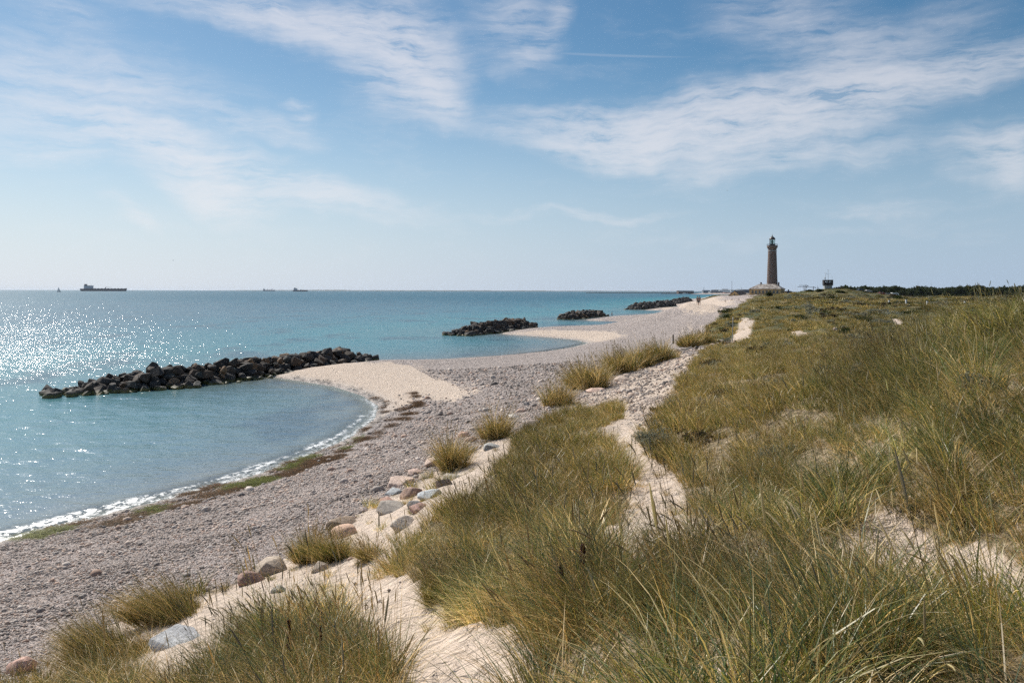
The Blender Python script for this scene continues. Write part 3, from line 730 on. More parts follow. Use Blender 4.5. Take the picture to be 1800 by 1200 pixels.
TALL = hit([(1380, 640), (1500, 600), (1640, 560), (1850, 530), (1850, 800), (1600, 760), (1420, 720)])
SPIKY = [TALL, hit([(340, 1200), (420, 1160), (560, 1100), (680, 1150), (730, 1200), (740, 1300), (330, 1300)]), hit([(960, 1050), (1100, 990), (1300, 1000), (1350, 1250), (900, 1250)]), hit([(1100, 800), (1300, 720), (1500, 760), (1500, 900), (1250, 900)])]
def build_grass():
    rng = np.random.RandomState(11)
    # near: fine blades
    near = []
    for i in range(6):
        parts = [blades(rng, 58, 0.14, (0.32, 0.88), 0.0074, 0.55, 0.65, (-0.22, 0.05), straw=0.26, blue=0.3, segs=6), blades(rng, 36, 0.18, (0.22, 0.6), 0.006, 1.1, 1.0, (-0.15, 0), straw=0.92, segs=5)]
        if i % 3 == 0: parts += seed_stems(rng, 1, 0.1, (0.6, 0.9))
        near.append(plant_mesh('tuft_near_%d' % i, parts, M_GRASS))
    for i in range(2):   # matted old leaves
        near.append(plant_mesh('mat_near_%d' % i, [blades(rng, 90, 0.3, (0.25, 0.6), 0.0055, 1.6, 1.2, straw=0.8, segs=4, flat=0.5)], M_GRASS))
    near.append(plant_mesh('spikes_near', seed_stems(rng, 5, 0.16, (0.7, 1.15)) + [blades(rng, 40, 0.15, (0.4, 0.8), 0.004, 0.4, 0.5, straw=0.3, blue=0.3, segs=5)], M_GRASS))
    mid = []
    for i in range(6):
        parts = [blades(rng, 70, 0.2, (0.34, 0.82), 0.0105, 0.55, 0.6, (-0.22, 0.05), straw=0.26, segs=4), blades(rng, 30, 0.25, (0.15, 0.4), 0.008, 1.2, 0.9, straw=0.8, segs=3)]
        if i % 3 == 0: parts += seed_stems(rng, 1, 0.2, (0.55, 0.8), sr=0.0024, hr=0.0075)
        mid.append(plant_mesh('tuft_mid_%d' % i, parts, M_GRASS))
    mid.append(plant_mesh('mat_mid', [blades(rng, 80, 0.35, (0.2, 0.45), 0.008, 1.6, 1.1, straw=0.8, segs=3, flat=0.4)], M_GRASS))
    mid.append(plant_mesh('spikes_mid', seed_stems(rng, 6, 0.25, (0.5, 0.8), sr=0.0024, hr=0.008) + [blades(rng, 40, 0.2, (0.4, 0.7), 0.008, 0.4, 0.5, straw=0.4, segs=4)], M_GRASS))
    far = []
    for i in range(5):
        far.append(plant_mesh('tuft_far_%d' % i, [blades(rng, 80, 0.5, (0.3, 0.75), 0.022, 0.5, 0.5, straw=0.33, segs=3), blades(rng, 30, 0.55, (0.12, 0.35), 0.022, 1.2, 0.8, straw=0.75, segs=3)], M_GRASS))
    vfar = []
    for i in range(4):
        vfar.append(plant_mesh('tuft_vfar_%d' % i, [blades(rng, 90, 1.5, (0.3, 0.8), 0.075, 0.5, 0.4, straw=0.33, segs=3)], M_GRASS))
    tall = []
    for i in range(4):
        tall.append(plant_mesh('tuft_tall_%d' % i, [blades(rng, 85, 0.14, (0.55, 0.95), 0.0058, 0.35, 0.4, (-0.5, 0.08), straw=0.12, blue=0.6, segs=6), blades(rng, 40, 0.16, (0.2, 0.5), 0.0045, 1.0, 0.9, straw=0.8, segs=4)]
                    + seed_stems(rng, 3, 0.12, (0.6, 0.85), (-0.45, 0.05), sr=0.0022, hr=0.0075, hl=(0.15, 0.23)), M_GRASS))
    allp = near + mid + far + vfar + tall
    def spiky(x, y):
        m = fbm(x / 3.0 + 9, y / 3.0, 2) > 0.22
        for q in SPIKY: m = m | in_poly(x, y, q)
        return m
    o_mid, o_far, o_vf = len(near), len(near) + len(mid), len(near) + len(mid) + len(far)
    X, Y, S, I = [], [], [], []
    rings = [(1.5, 4.0, 42, 0), (4.0, 8, 36, 0), (8, 13, 28, 0), (13, 22, 17, 1), (22, 36, 12, 1), (36, 60, 6.5, 1), (60, 100, 2.0, 2), (100, 170, 1.0, 2), (170, 330, 0.28, 3), (330, 750, 0.10, 3)]
    for r1, r2, de, kind in rings:
        x, y = ring_points(rng, r1, r2, de)
        c = cover(x, y); clump = fbm(x / (0.75 + 0.03 * r1), y / (0.75 + 0.03 * r1), 3)
        thin = fbm(x / 2.6 + 50, y / 2.6, 3)
        keep = c['grass'] & (rng.rand(len(x)) < np.clip(0.72 + 2.0 * clump + 0.6 * thin, 0.12, 1))
        # stray wisps on the bare sand and along its edge
        keep |= c['sand'] & (rng.rand(len(x)) < 0.07)
        x, y = x[keep], y[keep]; n = len(x); sandy = c['sand'][keep]
        X.append(x); Y.append(y)
        sc = (0.56 + 0.26 * rng.rand(n) + 0.85 * clump[keep] + 0.25 * thin[keep]) * (1.0 + 0.06 * in_poly(x, y, TALL))
        sc = np.where(sandy, sc * 0.5, sc)
        if kind == 0:
            u = rng.rand(n); spk = spiky(x, y); i = np.where(u < 0.68, rng.randint(0, 6, n), np.where((u > 0.88) & spk, 8, rng.randint(6, 8, n)))
        elif kind == 1:
            u = rng.rand(n); spk = spiky(x, y); i = o_mid + np.where(u < 0.78, rng.randint(0, 6, n), np.where((u > 0.87) & spk, 7, 6))
        elif kind == 2:
            i = o_far + rng.randint(0, 5, n)
        else:
            i = o_vf + rng.randint(0, 4, n); sc = sc * 1.15
        S.append(np.clip(sc, 0.22, 1.4)); I.append(i)
    for poly, num in ((hit([(960, 1060), (1120, 1000), (1330, 1010), (1420, 1100), (1400, 1199), (930, 1199)]), 30), (hit([(350, 1199), (430, 1160), (560, 1110), (670, 1150), (725, 1199)]), 34), (hit([(1440, 1090), (1790, 1080), (1790, 1199), (1450, 1199)]), 16), (hit([(1400, 690), (1500, 640), (1640, 605), (1790, 575), (1790, 660), (1560, 730)]), 130)):
        lo, hi = poly.min(0), poly.max(0); q = lo + (hi - lo) * rng.rand(num * 6, 2); q = q[in_poly(q[:, 0], q[:, 1], poly)][:num]
        X.append(q[:, 0]); Y.append(q[:, 1]); S.append(0.5 + 0.3 * rng.rand(len(q))); I.append(len(allp) - 4 + rng.randint(0, 4, len(q)))
    X = np.concatenate(X); Y = np.concatenate(Y); S = np.concatenate(S); I = np.concatenate(I); n = len(X)
    r = np.hypot(X, Y)
    # keep the view over the path open right at the feet of the photographer
    S = np.where(r < 2.6, S * 0.75, S)
    Z = ground(X, Y)
    rot = np.c_[rng.randn(n) * 0.07, rng.randn(n) * 0.07, rng.randn(n) * 0.9]
    k = np.clip(r / 12, 1, 12)
    tint = 0.02 + 1.25 * fbm(X / (3.0 * k), Y / (3.0 * k), 3) + 0.5 * fbm(X / 1.2, Y / 1.2, 2) + rng.randn(n) * 0.15
    for s in STRIPS: tint = tint + 0.45 * in_poly(X, Y, s)
    tint = tint + 0.3 * (X < -0.6) * (Y < 9)
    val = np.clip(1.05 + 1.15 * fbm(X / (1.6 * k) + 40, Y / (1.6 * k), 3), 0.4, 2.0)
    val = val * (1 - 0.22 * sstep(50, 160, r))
    print('grass instances', n)
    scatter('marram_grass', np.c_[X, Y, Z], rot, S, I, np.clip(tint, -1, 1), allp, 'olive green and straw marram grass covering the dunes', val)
build_grass()

# ------------------------------------------------------------------ pebbles
def ico(sub):
    bm = bmesh.new(); bmesh.ops.create_icosphere(bm, subdivisions=sub, radius=1.0)
    v = np.array([x.co[:] for x in bm.verts]); f = np.array([[q.index for q in p.verts] for p in bm.faces]); bm.free()
    return v, f
def n3(v, s, seed):
    return (fbm(v[:, 0] * s + seed, v[:, 1] * s + v[:, 2] * s * 0.7, 3) + fbm(v[:, 1] * s - seed, v[:, 2] * s + v[:, 0] * s * 0.6, 3)) * 0.5
def mat_pebble():
    m, t, out = new_mat('pebbles')
    rnd = t.new('ShaderNodeObjectInfo').outputs['Random']
    c = t.ramp(rnd, [(0.0, (0.12, 0.11, 0.11)), (0.13, (0.27, 0.235, 0.225)), (0.34, (0.47, 0.415, 0.39)), (0.6, (0.64, 0.57, 0.53)), (0.8, (0.68, 0.53, 0.44)), (0.93, (0.52, 0.34, 0.26)), (1.0, (0.88, 0.83, 0.79))])
    pos = t.new('ShaderNodeTexCoord').outputs['Object']
    n = t.noise(pos, 3.0, 2, 0.6)
    c = t.mix(t.mrange(n, 0.3, 0.7, 0.0, 0.3), c, (0.36, 0.31, 0.295))
    vv = t.new('ShaderNodeCombineXYZ')
    for i in range(3): t.put(vv.inputs[i], t.attr('val', 'INSTANCER', 'Fac'))
    c = t.mix(1.0, c, vv.outputs[0], 'MULTIPLY'); c = t.mix(1.0, c, (1.0, 0.965, 0.90), 'MULTIPLY')
    principled(t, out, c, 0.75, spec=0.3)
    return m
def build_pebbles():
    rng = np.random.RandomState(5)
    mp = mat_pebble(); protos = []
    v0, f0 = ico(1)
    for i in range(6):
        v = v0 * (1 + 0.35 * n3(v0, 0.9, i * 7.3))[:, None] * np.array([1.0, 0.75 + 0.2 * rng.rand(), 0.5 + 0.2 * rng.rand()])
        me = new_mesh('pebble_%d' % i, v, [f0], True); me.materials.append(mp); protos.append(me)
    X, Y, S = [], [], []
    for r1, r2, de, s0 in [(8, 17, 520, 0.0165), (17, 24, 330, 0.0205), (24, 34, 150, 0.0265), (99, 100, 0, 1), (34, 48, 52, 0.039), (48, 75, 17, 0.058)]:
        x, y = ring_points(rng, r1, r2, de, -40, 14)
        c = cover(x, y)
        ok = ((~c['dune'] & (rng.rand(len(x)) > c['soft'] * 1.5 - .01) & (c['d'] > 0.9)) | (c['peb'] & (rng.rand(len(x)) < .07))) & ~(c['weed'] & (rng.rand(len(x)) < 0.85)) & ~c['algae']
        ok |= c['sand'] & (rng.rand(len(x)) < 0.006)
        x, y = x[ok], y[ok]; X.append(x); Y.append(y); S.append(s0 * np.exp(rng.randn(len(x)) * 0.42) * np.where(rng.rand(len(x)) < 0.012, 2.4, 1.0))
    X = np.concatenate(X); Y = np.concatenate(Y); S = np.concatenate(S); n = len(X)
    S = S * (1 + 0.7 * fbm(X / 1.3, Y / 1.3 + 5, 2))
    Z = ground(X, Y) + S * 0.12
    rot = np.c_[rng.randn(n) * 0.35, rng.randn(n) * 0.35, rng.rand(n) * 6.28]
    D = shore_dist(X, Y)
    print('pebbles', n)
    scatter('beach_pebbles', np.c_[X, Y, Z], rot, S, rng.randint(0, 6, n), np.zeros(n), protos, 'grey and pink pebbles of the shingle beach', np.clip(0.92 + 0.8 * fbm(D / 1.7 + fbm(X / 6, Y / 6, 2) * 1.5, X / 14, 3) - 0.35 * np.exp(-np.maximum(D - 1, 0) / 1.5), .4, 1.5))
build_pebbles()

# ------------------------------------------------------------------ seaweed thrown up along the waterline
def build_weed():
    rng = np.random.RandomState(8); pr = []
    pal = [np.array([(.035, .024, .016), (.07, .045, .028), (.12, .07, .04), (.19, .10, .05)]), np.array([(.10, .12, .02), (.16, .18, .03), (.06, .07, .015)])]
    for k in range(6):
        v, q, t, c = blades(rng, 90, .34, (.12, .34), .022, 2.0, .6, (0, 0), flat=.9, segs=3)
        p = pal[0 if k < 4 else 1]; c = np.repeat(p[rng.randint(len(p), size=90)], len(v) // 90, 0)
        v[:, 2] = np.abs(v[:, 2]) * .5 + .01
        pr.append(plant_mesh('weed_%d' % k, [(v, q, t, c)], M_PLANT))
    X, Y, I = [], [], []
    for r1, r2, de in ((24, 40, 26), (40, 62, 12)):
        x, y = ring_points(rng, r1, r2, de, -36, 2); c = cover(x, y); n = fbm(x / 1.6, y / 1.6, 3)
        w = c['weed'] & (n > 0.08); a = c['algae'] & (rng.rand(len(x)) < .7) & (c['d'] > 0)
        w |= (c['d'] > .1) & (c['d'] < .9) & (n > .12)
        ok = w | a; X.append(x[ok]); Y.append(y[ok]); I.append(np.where(a[ok], rng.randint(4, 6, ok.sum()), rng.randint(0, 4, ok.sum())))
    X = np.concatenate(X); Y = np.concatenate(Y); I = np.concatenate(I); n = len(X); print('weed', n)
    scatter('seaweed', np.c_[X, Y, ground(X, Y)], np.c_[np.zeros((n, 2)), rng.rand(n) * 6.28], .6 + .7 * rng.rand(n), I, np.zeros(n), pr, 'brown and green seaweed washed up along the waterline')
build_weed()

# ------------------------------------------------------------------ stones
def mat_rock(name, algae=False):
    m, t, out = new_mat(name)
    oc = t.new('ShaderNodeObjectInfo'); base = oc.outputs['Color']; rnd = oc.outputs['Random']
    g = t.new('ShaderNodeNewGeometry'); pos = t.new('ShaderNodeTexCoord').outputs['Object']
    pr = t.vmath('ADD', pos, t.vmath('SCALE', (3.1, 5.7, 9.2))); pr.node.inputs[1].links[0].from_node.inputs['Scale'].default_value = 1.0
    t.put(pr.node.inputs[1].links[0].from_node.inputs['Scale'], t.math('MULTIPLY', rnd, 20.0))
    n1 = t.noise(pr, 1.6, 6, 0.6); n2 = t.noise(pr, 14, 5, 0.7); n3_ = t.voro(pr, 30, out='Distance')
    c = t.mix(t.mrange(n1, 0.3, 0.7), t.mix(1.0, base, (0.68, 0.66, 0.66), 'MULTIPLY'), t.mix(1.0, base, (1.25, 1.22, 1.18), 'MULTIPLY'))
    c = t.mix(t.mrange(n2, 0.42, 0.6, 0, 0.7), c, t.mix(1.0, base, (0.5, 0.48, 0.47), 'MULTIPLY'))
    c = t.mix(t.mrange(n3_, 0.0, 0.25, 0.3, 0.0), c, t.mix(1.0, base, (1.5, 1.45, 1.4), 'MULTIPLY'))
    rough = 0.8
    if algae:
        z = t.new('ShaderNodeSeparateXYZ'); t.put(z.inputs[0], g.outputs['Position'])
        zz = t.math('ADD', z.outputs[2], t.math('MULTIPLY', t.math('SUBTRACT', n1, 0.5), 0.6))
        gr = t.math('MULTIPLY', t.mrange(zz, 0.12, 0.32, 1, 0), t.mrange(n2, 0.38, 0.55))
        c = t.mix(gr, c, (0.13, 0.12, 0.025))
        rough = t.mrange(zz, 0.1, 0.5, 0.55, 0.85)
    b = t.bump(n1, 0.5, 0.12); b = t.bump(n2, 0.5, 0.03, b)
    principled(t, out, c, rough, b, spec=0.35)
    return m
M_ROCK = mat_rock('shore_rock'); M_RIP = mat_rock('breakwater_rock', True)
def rock_mesh(name, seed, sub=3, angular=0.5, dims=(1, 1, 1)):
    rng = np.random.RandomState(seed)
    n = int(30 - 16 * angular)
    p = rng.randn(n, 3); p /= np.linalg.norm(p, axis=1, keepdims=True); p *= (0.82 + 0.3 * rng.rand(n))[:, None]
    bm = bmesh.new()
    for q in p: bm.verts.new(q)
    bmesh.ops.convex_hull(bm, input=bm.verts[:])
    for v in [v for v in bm.verts if not v.link_faces]: bm.verts.remove(v)
    bmesh.ops.bevel(bm, geom=bm.edges[:], offset=0.04 + 0.14 * (1 - angular), segments=1 if sub < 3 else 2, profile=0.6, affect='EDGES', clamp_overlap=True)
    bmesh.ops.triangulate(bm, faces=bm.faces[:])
    if sub >= 3:
        bmesh.ops.subdivide_edges(bm, edges=[e for e in bm.edges if e.calc_length() > 0.28], cuts=1, use_grid_fill=True)
        bmesh.ops.smooth_vert(bm, verts=bm.verts[:], factor=0.5 * (1 - angular * .7), use_axis_x=True, use_axis_y=True, use_axis_z=True)
        bmesh.ops.triangulate(bm, faces=bm.faces[:])
    bm.verts.ensure_lookup_table(); bm.verts.index_update()
    v = np.array([x.co[:] for x in bm.verts]); f = np.array([[q.index for q in g.verts] for g in bm.faces]); bm.free()
    v = v * (1 + 0.05 * n3(v, 1.4, seed * 1.3) * (1 + 1.5 * (1 - angular)))[:, None]
    v = v / np.abs(v).max(0) * np.array(dims) * 0.5
    return new_mesh(name, v, [f], angular < 0.75)

def stone_shapes():
    return [rock_mesh('stone_%d' % i, 40 + i, 2, 0.78, (1.0, 0.72 + 0.2 * ((i * 37) % 10) / 10, 0.62 + 0.2 * ((i * 53) % 10) / 10)) for i in range(14)]
STONES = stone_shapes()
for _m in STONES: _m.materials.append(M_RIP)
def breakwater(line_px, halfw, crest, size, label, seed, maxn, individual=True):
    rng = np.random.RandomState(seed)
    L = np.array([unproj(a, b, 0.0) for a, b in line_px])
    seg = np.linalg.norm(np.diff(L, axis=0), axis=1); cum = np.r_[0, np.cumsum(seg)]; tot = cum[-1]
    root = empty('breakwater', (*L.mean(0), 0), 0, label, 'breakwater', 'stone breakwaters along the beach')
    sets = []
    palette = [(0.085, 0.067, 0.053), (0.062, 0.055, 0.050), (0.115, 0.08, 0.056), (0.046, 0.042, 0.040), (0.21, 0.135, 0.08), (0.082, 0.08, 0.072)]
    st = size * 0.66; rows = int(tot / st)
    for i in range(rows + 1):
        for lay in range(4):
            s0 = i * st + rng.rand() * st
            if s0 > tot: continue
            endf = min(1.0, 0.12 + min(s0 / (tot * 0.26), (tot - s0) / (tot * 0.14)))
            ztop = lay * size * 0.36
            if ztop > crest * endf + 0.05: continue
            hw = halfw * (1 - (ztop / (crest * 1.35)) ** 1.0) * (0.6 + 0.4 * endf)
            for t in np.arange(-hw, hw + 0.01, size * 0.68):
                if rng.rand() < 0.05: continue
                t = t + rng.randn() * size * 0.16; s = min(max(s0 + rng.randn() * st * 0.35, 0), tot)
                sz = size * (0.55 + 0.85 * rng.rand() ** 1.3) * (1.0 if lay else 0.95); zc = ztop + rng.randn() * 0.08 - 0.02
                k = min(np.searchsorted(cum, s, 'right') - 1, len(seg) - 1)
                d = (L[k + 1] - L[k]) / seg[k]; q = L[k] + d * (s - cum[k]) + np.array([-d[1], d[0]]) * t
                base = np.array(palette[rng.choice(6, p=[.27, .25, .18, .16, .06, .08])])
                sets.append((q, zc, sz, base * (0.8 + 0.4 * rng.rand()), (rng.randn() * 0.3, rng.randn() * 0.3, rng.rand() * 6.28), rng.randint(len(STONES)), ztop * 1.2 - 0.5 * t * np.sign(-d[0] * 1.0 + 1e-6) * 0 + (-(np.array([-d[1], d[0]]) * t)[1]) * .5))
    sets.sort(key=lambda e: -e[6]); sets = [e[:6] for e in sets]
    rest = []
    if individual: sets, rest = sets[:300], sets[300:]
    if individual:
        for q, z, sz, col, rot, m in sets:
            o = bpy.data.objects.new('stone', STONES[m]); C.objects.link(o); o.parent = root
            o.location = (q[0] - root.location.x, q[1] - root.location.y, z); o.rotation_euler = rot; o.scale = (sz,) * 3; o.color = (*col, 1)
    rest = rest if individual else sets
    if rest:
        V, Fc = [], []; off = 0
        for q, z, sz, col, rot, m in rest:
            me = STONES[m]; v = np.zeros(len(me.vertices) * 3); me.vertices.foreach_get('co', v); v = v.reshape(-1, 3) * sz
            R = np.array(Euler(rot).to_matrix()); v = v @ R.T + np.array([q[0] - root.location.x, q[1] - root.location.y, z])
            f = np.array([p.vertices[:] for p in me.polygons]); V.append(v); Fc.append(f + off); off += len(v)
        o = link('rubble', new_mesh('rubble', np.concatenate(V), [np.concatenate(Fc)], True), M_RIP, root); o.color = (0.075, 0.068, 0.062, 1); o['kind'] = 'stuff'
    print(label, len(sets), len(rest))
breakwater([(82, 698.5), (330, 677.5), (500, 654), (634, 634)], 2.9, 1.28, 1.15, 'nearest and longest dark boulder breakwater, its left end out in the water', 3, 300)
breakwater([(800, 591), (870, 582), (930, 575)], 3.0, 1.7, 1.5, 'dark stone breakwater behind the nearest one, beside the second pale sand spit', 4, 260)
breakwater([(989, 561.5), (1020, 557.5), (1054, 554)], 3.4, 1.9, 1.9, 'short dark stone breakwater left of the person wading', 5, 220)
breakwater([(1108, 543.2), (1150, 539.8)], 3.2, 2.3, 2.1, 'low dark stone breakwater in the distance right of the person wading', 6, 200, False)
breakwater([(1150, 539.5), (1180, 536)], 3.2, 2.4, 2.2, 'middle one of the three far breakwaters beyond the wading person', 7, 220, False)
breakwater([(1180, 534.8), (1210, 528.5)], 3.6, 2.8, 2.5, 'farthest dark breakwater, reaching the sand near the two walkers', 8, 300, False)

BOULDERS = [ # px, py of the foot, width px, height px, colour, angular, label
    (474, 1012, 64, 38, (0.40, 0.33, 0.26), .3, 'large tan boulder with a deeply shadowed underside at the dune foot'),
    (433, 1031, 60, 28, (0.30, 0.19, 0.15), .6, 'reddish brown boulder in front of the large tan boulder'),
    (562, 1002, 34, 27, (0.40, 0.33, 0.26), .2, 'small egg-shaped tan boulder alone on the sand slope'),
    (606, 947, 50, 28, (0.62, 0.42, 0.30), .3, 'pink orange boulder with grass hanging below it'),
    (600, 930, 60, 20, (0.28, 0.21, 0.15), .5, 'long brown slab behind the pink orange boulder'),
    (711, 936, 52, 24, (0.46, 0.40, 0.34), .2, 'pale grey boulder half buried in the sand slope'),
    (738, 912, 37, 20, (0.40, 0.25, 0.21), .5, 'rounded red boulder above the half buried grey one'),
    (730, 893, 30, 15, (0.36, 0.34, 0.32), .3, 'grey speckled boulder touching the rounded red boulder'),
    (687, 903, 60, 25, (0.40, 0.36, 0.31), .4, 'broad grey slab boulder at the shingle edge'),
    (641, 902, 17, 12, (0.52, 0.43, 0.37), .1, 'small round pinkish boulder left of the broad grey slab'),
    (680, 884, 36, 8, (0.36, 0.22, 0.17), .5, 'thin reddish slab lying behind the broad grey boulder'),
    (723, 876, 44, 25, (0.34, 0.23, 0.18), .8, 'angular reddish brown boulder between two blue grey ones'),
    (693, 871, 33, 17, (0.34, 0.36, 0.37), .6, 'blue grey boulder left of the angular reddish brown one'),
    (757, 880, 48, 22, (0.50, 0.53, 0.54), .9, 'pale blue grey angular flat boulder'),
    (780, 863, 34, 23, (0.25, 0.21, 0.18), .3, 'dark grey brown round boulder just above the pale blue grey one'),
    (707, 855, 52, 19, (0.60, 0.46, 0.38), .4, 'flat pale pink boulder furthest left in the middle cluster'),
    (798, 842, 42, 13, (0.42, 0.38, 0.33), .3, 'long flat grey boulder below the grass tussock'),
    (762, 821, 32, 22, (0.52, 0.40, 0.33), .4, 'pink boulder left of the lower grass tussock'),
    (747, 842, 25, 10, (0.42, 0.34, 0.27), .3, 'small tan boulder behind the flat pale pink one'),
    (730, 835, 32, 11, (0.50, 0.37, 0.31), .5, 'low pink boulder at the shingle edge left of the pink one'),
    (816, 770, 28, 14, (0.62, 0.40, 0.30), .3, 'orange pink boulder left of the upper grass tussock'),
    (829, 777, 25, 14, (0.55, 0.40, 0.33), .3, 'pink boulder in front of the orange pink one'),
    (838, 758, 26, 11, (0.56, 0.48, 0.42), .3, 'pale boulder behind the orange pink one'),
    (866, 789, 32, 12, (0.36, 0.36, 0.34), .9, 'grey angular boulder under the upper grass tussock'),
    (905, 735, 24, 11, (0.60, 0.57, 0.54), .4, 'whitish boulder right of the upper grass tussock'),
    (917, 724, 20, 8, (0.58, 0.42, 0.34), .3, 'small pink boulder just behind the whitish one'),
    (942, 747, 28, 15, (0.33, 0.27, 0.23), .5, 'brown boulder on the shingle before the green dune edge'),
    (962, 731, 15, 5, (0.52, 0.47, 0.41), .3, 'little flat pale stone beside the brown boulder'),
    (927, 712, 14, 9, (0.34, 0.31, 0.29), .4, 'small grey stone on open shingle left of a tussock'),
    (489, 1044, 30, 15, (0.28, 0.26, 0.23), .4, 'dark grey stone half buried behind the grass mound'),
    (302, 1150, 104, 34, (0.45, 0.46, 0.47), 1.0, 'pale slate slab with broken edges in the lower left'),
    (32, 1192, 56, 38, (0.50, 0.32, 0.26), .2, 'pink boulder in the bottom left corner'),
    (222, 1192, 34, 16, (0.26, 0.23, 0.20), .4, 'dark stone half buried in sand below the slate slab'),
    (1050, 688, 36, 8, (0.58, 0.42, 0.34), .3, 'flat pink stone beside the shingle path'),
    (1096, 668, 34, 10, (0.50, 0.40, 0.33), .3, 'flat tan stone on the far side of the path tussock'),
    (1103, 660, 18, 6, (0.50, 0.40, 0.33), .3, 'little tan stone behind the flat tan one'),
    (1189, 616, 16, 7, (0.58, 0.42, 0.33), .3, 'pink stone by the dark wooden post'),
    (1257, 606, 16, 6, (0.50, 0.40, 0.34), .3, 'flat stone at the foot of the dune nose'),
    (1272, 594, 14, 5, (0.60, 0.52, 0.46), .2, 'pale stone left of the thin pole'),
    (1279, 600, 13, 7, (0.52, 0.42, 0.36), .2, 'round stone just left of the thin pole foot'),
    (1470, 582, 9, 8, (0.60, 0.47, 0.42), .1, 'pale round stone alone in the grass of the dune hollow'),
    (1294, 600, 13, 8, (0.50, 0.36, 0.28), .2, 'round tan stone right of the thin pole')]
_bp = hit([(b[0], b[1]) for b in BOULDERS])
for i, (b, (x, y)) in enumerate(zip(BOULDERS, _bp)):
    px, py, wp, hp, colr, ang, lab = b
    w = wp / F * y; h = max(hp / F * y, 0.12) * 1.2
    me = rock_mesh('boulder_%d' % i, 100 + i, 4 if wp > 40 else 3, ang, (w, w * (0.85 + 0.03 * (i % 5)), h)); me.materials.append(M_ROCK)
    yy = y + w * 0.3
    o = link('boulder', me, None, None, (x, yy, gz(x, yy) + h * 0.07), (0.14 + 0.06 * math.sin(i * 3), 0.1 * math.sin(i * 1.7), 0.25 * math.sin(i * 2.3)))
    o.color = (*[min(.85, q * 1.2) for q in colr], 1); tag(o, lab, 'boulder', 'boulders along the foot of the dunes')

# ------------------------------------------------------------------ single tussocks and plants
def tussock(px, py, wp, hp, label, seed, straw=0.5, wind=(-0.2, 0.05), n=520, bw=None, tilt=0.75):
    rng = np.random.RandomState(seed); (x, y), = hit([(px, py)])
    w = wp / F * y; h = hp / F * y * 1.32
    bw = bw or max(0.006, y * 0.00042)
    root = empty('grass_tussock', (x, y + w * 0.25, gz(x, y + w * 0.25)), 0, label, 'grass tussock', 'single grass tussocks on the beach edge')
    parts, heads = [], []
    for k in range(4):
        cx, cy = (0, 0) if k == 0 else (w * .26 * math.cos(seed + k * 2.1), w * .2 * math.sin(seed + k * 2.1)); q = 1.0 if k == 0 else .55 + .4 * rng.rand()
        wd = (wind[0] + rng.randn() * .22, wind[1] + rng.randn() * .12)
        parts.append(blades(rng, int(n * .55), w * 0.16, (h * 0.55 * q, h * 1.2 * q), bw, tilt * .8, 0.5, wd, straw * .72, segs=5, center=(cx, cy)))
        parts.append(blades(rng, int(n * .14), w * 0.24, (h * 0.2, h * 0.5), bw, 1.5, 1.0, wd, 0.85, segs=4, center=(cx, cy)))
        for st in seed_stems(rng, 12, w * 0.15, (h * 0.65 * q, h * 1.0 * q), wd, sr=bw * 0.3, hr=bw * .9):
            st[0][:, 0] += cx; st[0][:, 1] += cy; heads.append(st)
    link('leaves', plant_mesh('leaves', parts, M_PLANT), None, root); link('seed_heads', plant_mesh('seed_heads', heads, M_PLANT), None, root)
    return root
tussock(873, 772, 64, 60, 'round straw-tipped tussock, the upper of two standing among the boulders', 1, .7)
tussock(797, 828, 66, 66, 'straw-tipped tussock just below the upper one among the boulders', 2, .65)
tussock(987, 714, 72, 48, 'lone brownish tussock at the near end of the tussock row', 3, .7)
tussock(1022, 682, 44, 44, 'narrow tussock at the left edge of the grass row by the path', 4, .6)
tussock(1048, 684, 70, 54, 'bushy tussock leading the grass row by the path', 5, .68)
tussock(1094, 656, 70, 46, 'brown tussock in the middle of the grass row by the path', 6, .7)
tussock(1130, 645, 70, 44, 'wide tussock right of the middle of the grass row', 7, .55)
tussock(1168, 636, 60, 42, 'dark tussock at the far end of the grass row by the path', 8, .45)
tussock(1215, 612, 44, 26, 'tussock right of the dark wooden post', 9, .6)
tussock(1240, 606, 44, 28, 'tussock on the shingle below the dune nose', 10, .55)
tussock(592, 985, 86, 52, 'clump of drooping grass hanging below the pink orange boulder', 12, .4, (-.3, -.1), 700)
tussock(648, 978, 54, 36, 'small drooping clump beside the pink orange boulder', 13, .6, (-.2, -.2), 420)
tussock(545, 990, 70, 60, 'grass clump between the large tan boulder and the drooping clump', 14, .45, (-.3, 0), 520)
tussock(175, 1190, 210, 95, 'wide wind-bent grass clump in the lower left beside the pink boulder', 15, .55, (-.9, .2), 1500, .0075, .5)
tussock(290, 1105, 170, 78, 'wind-bent grass clump behind the slate slab', 16, .6, (-.9, .2), 1200, .0075, .5)
tussock(770, 1065, 70, 60, 'small green tuft on the sand at the front of the middle dune', 17, .2, (-.1, 0), 300, .005)
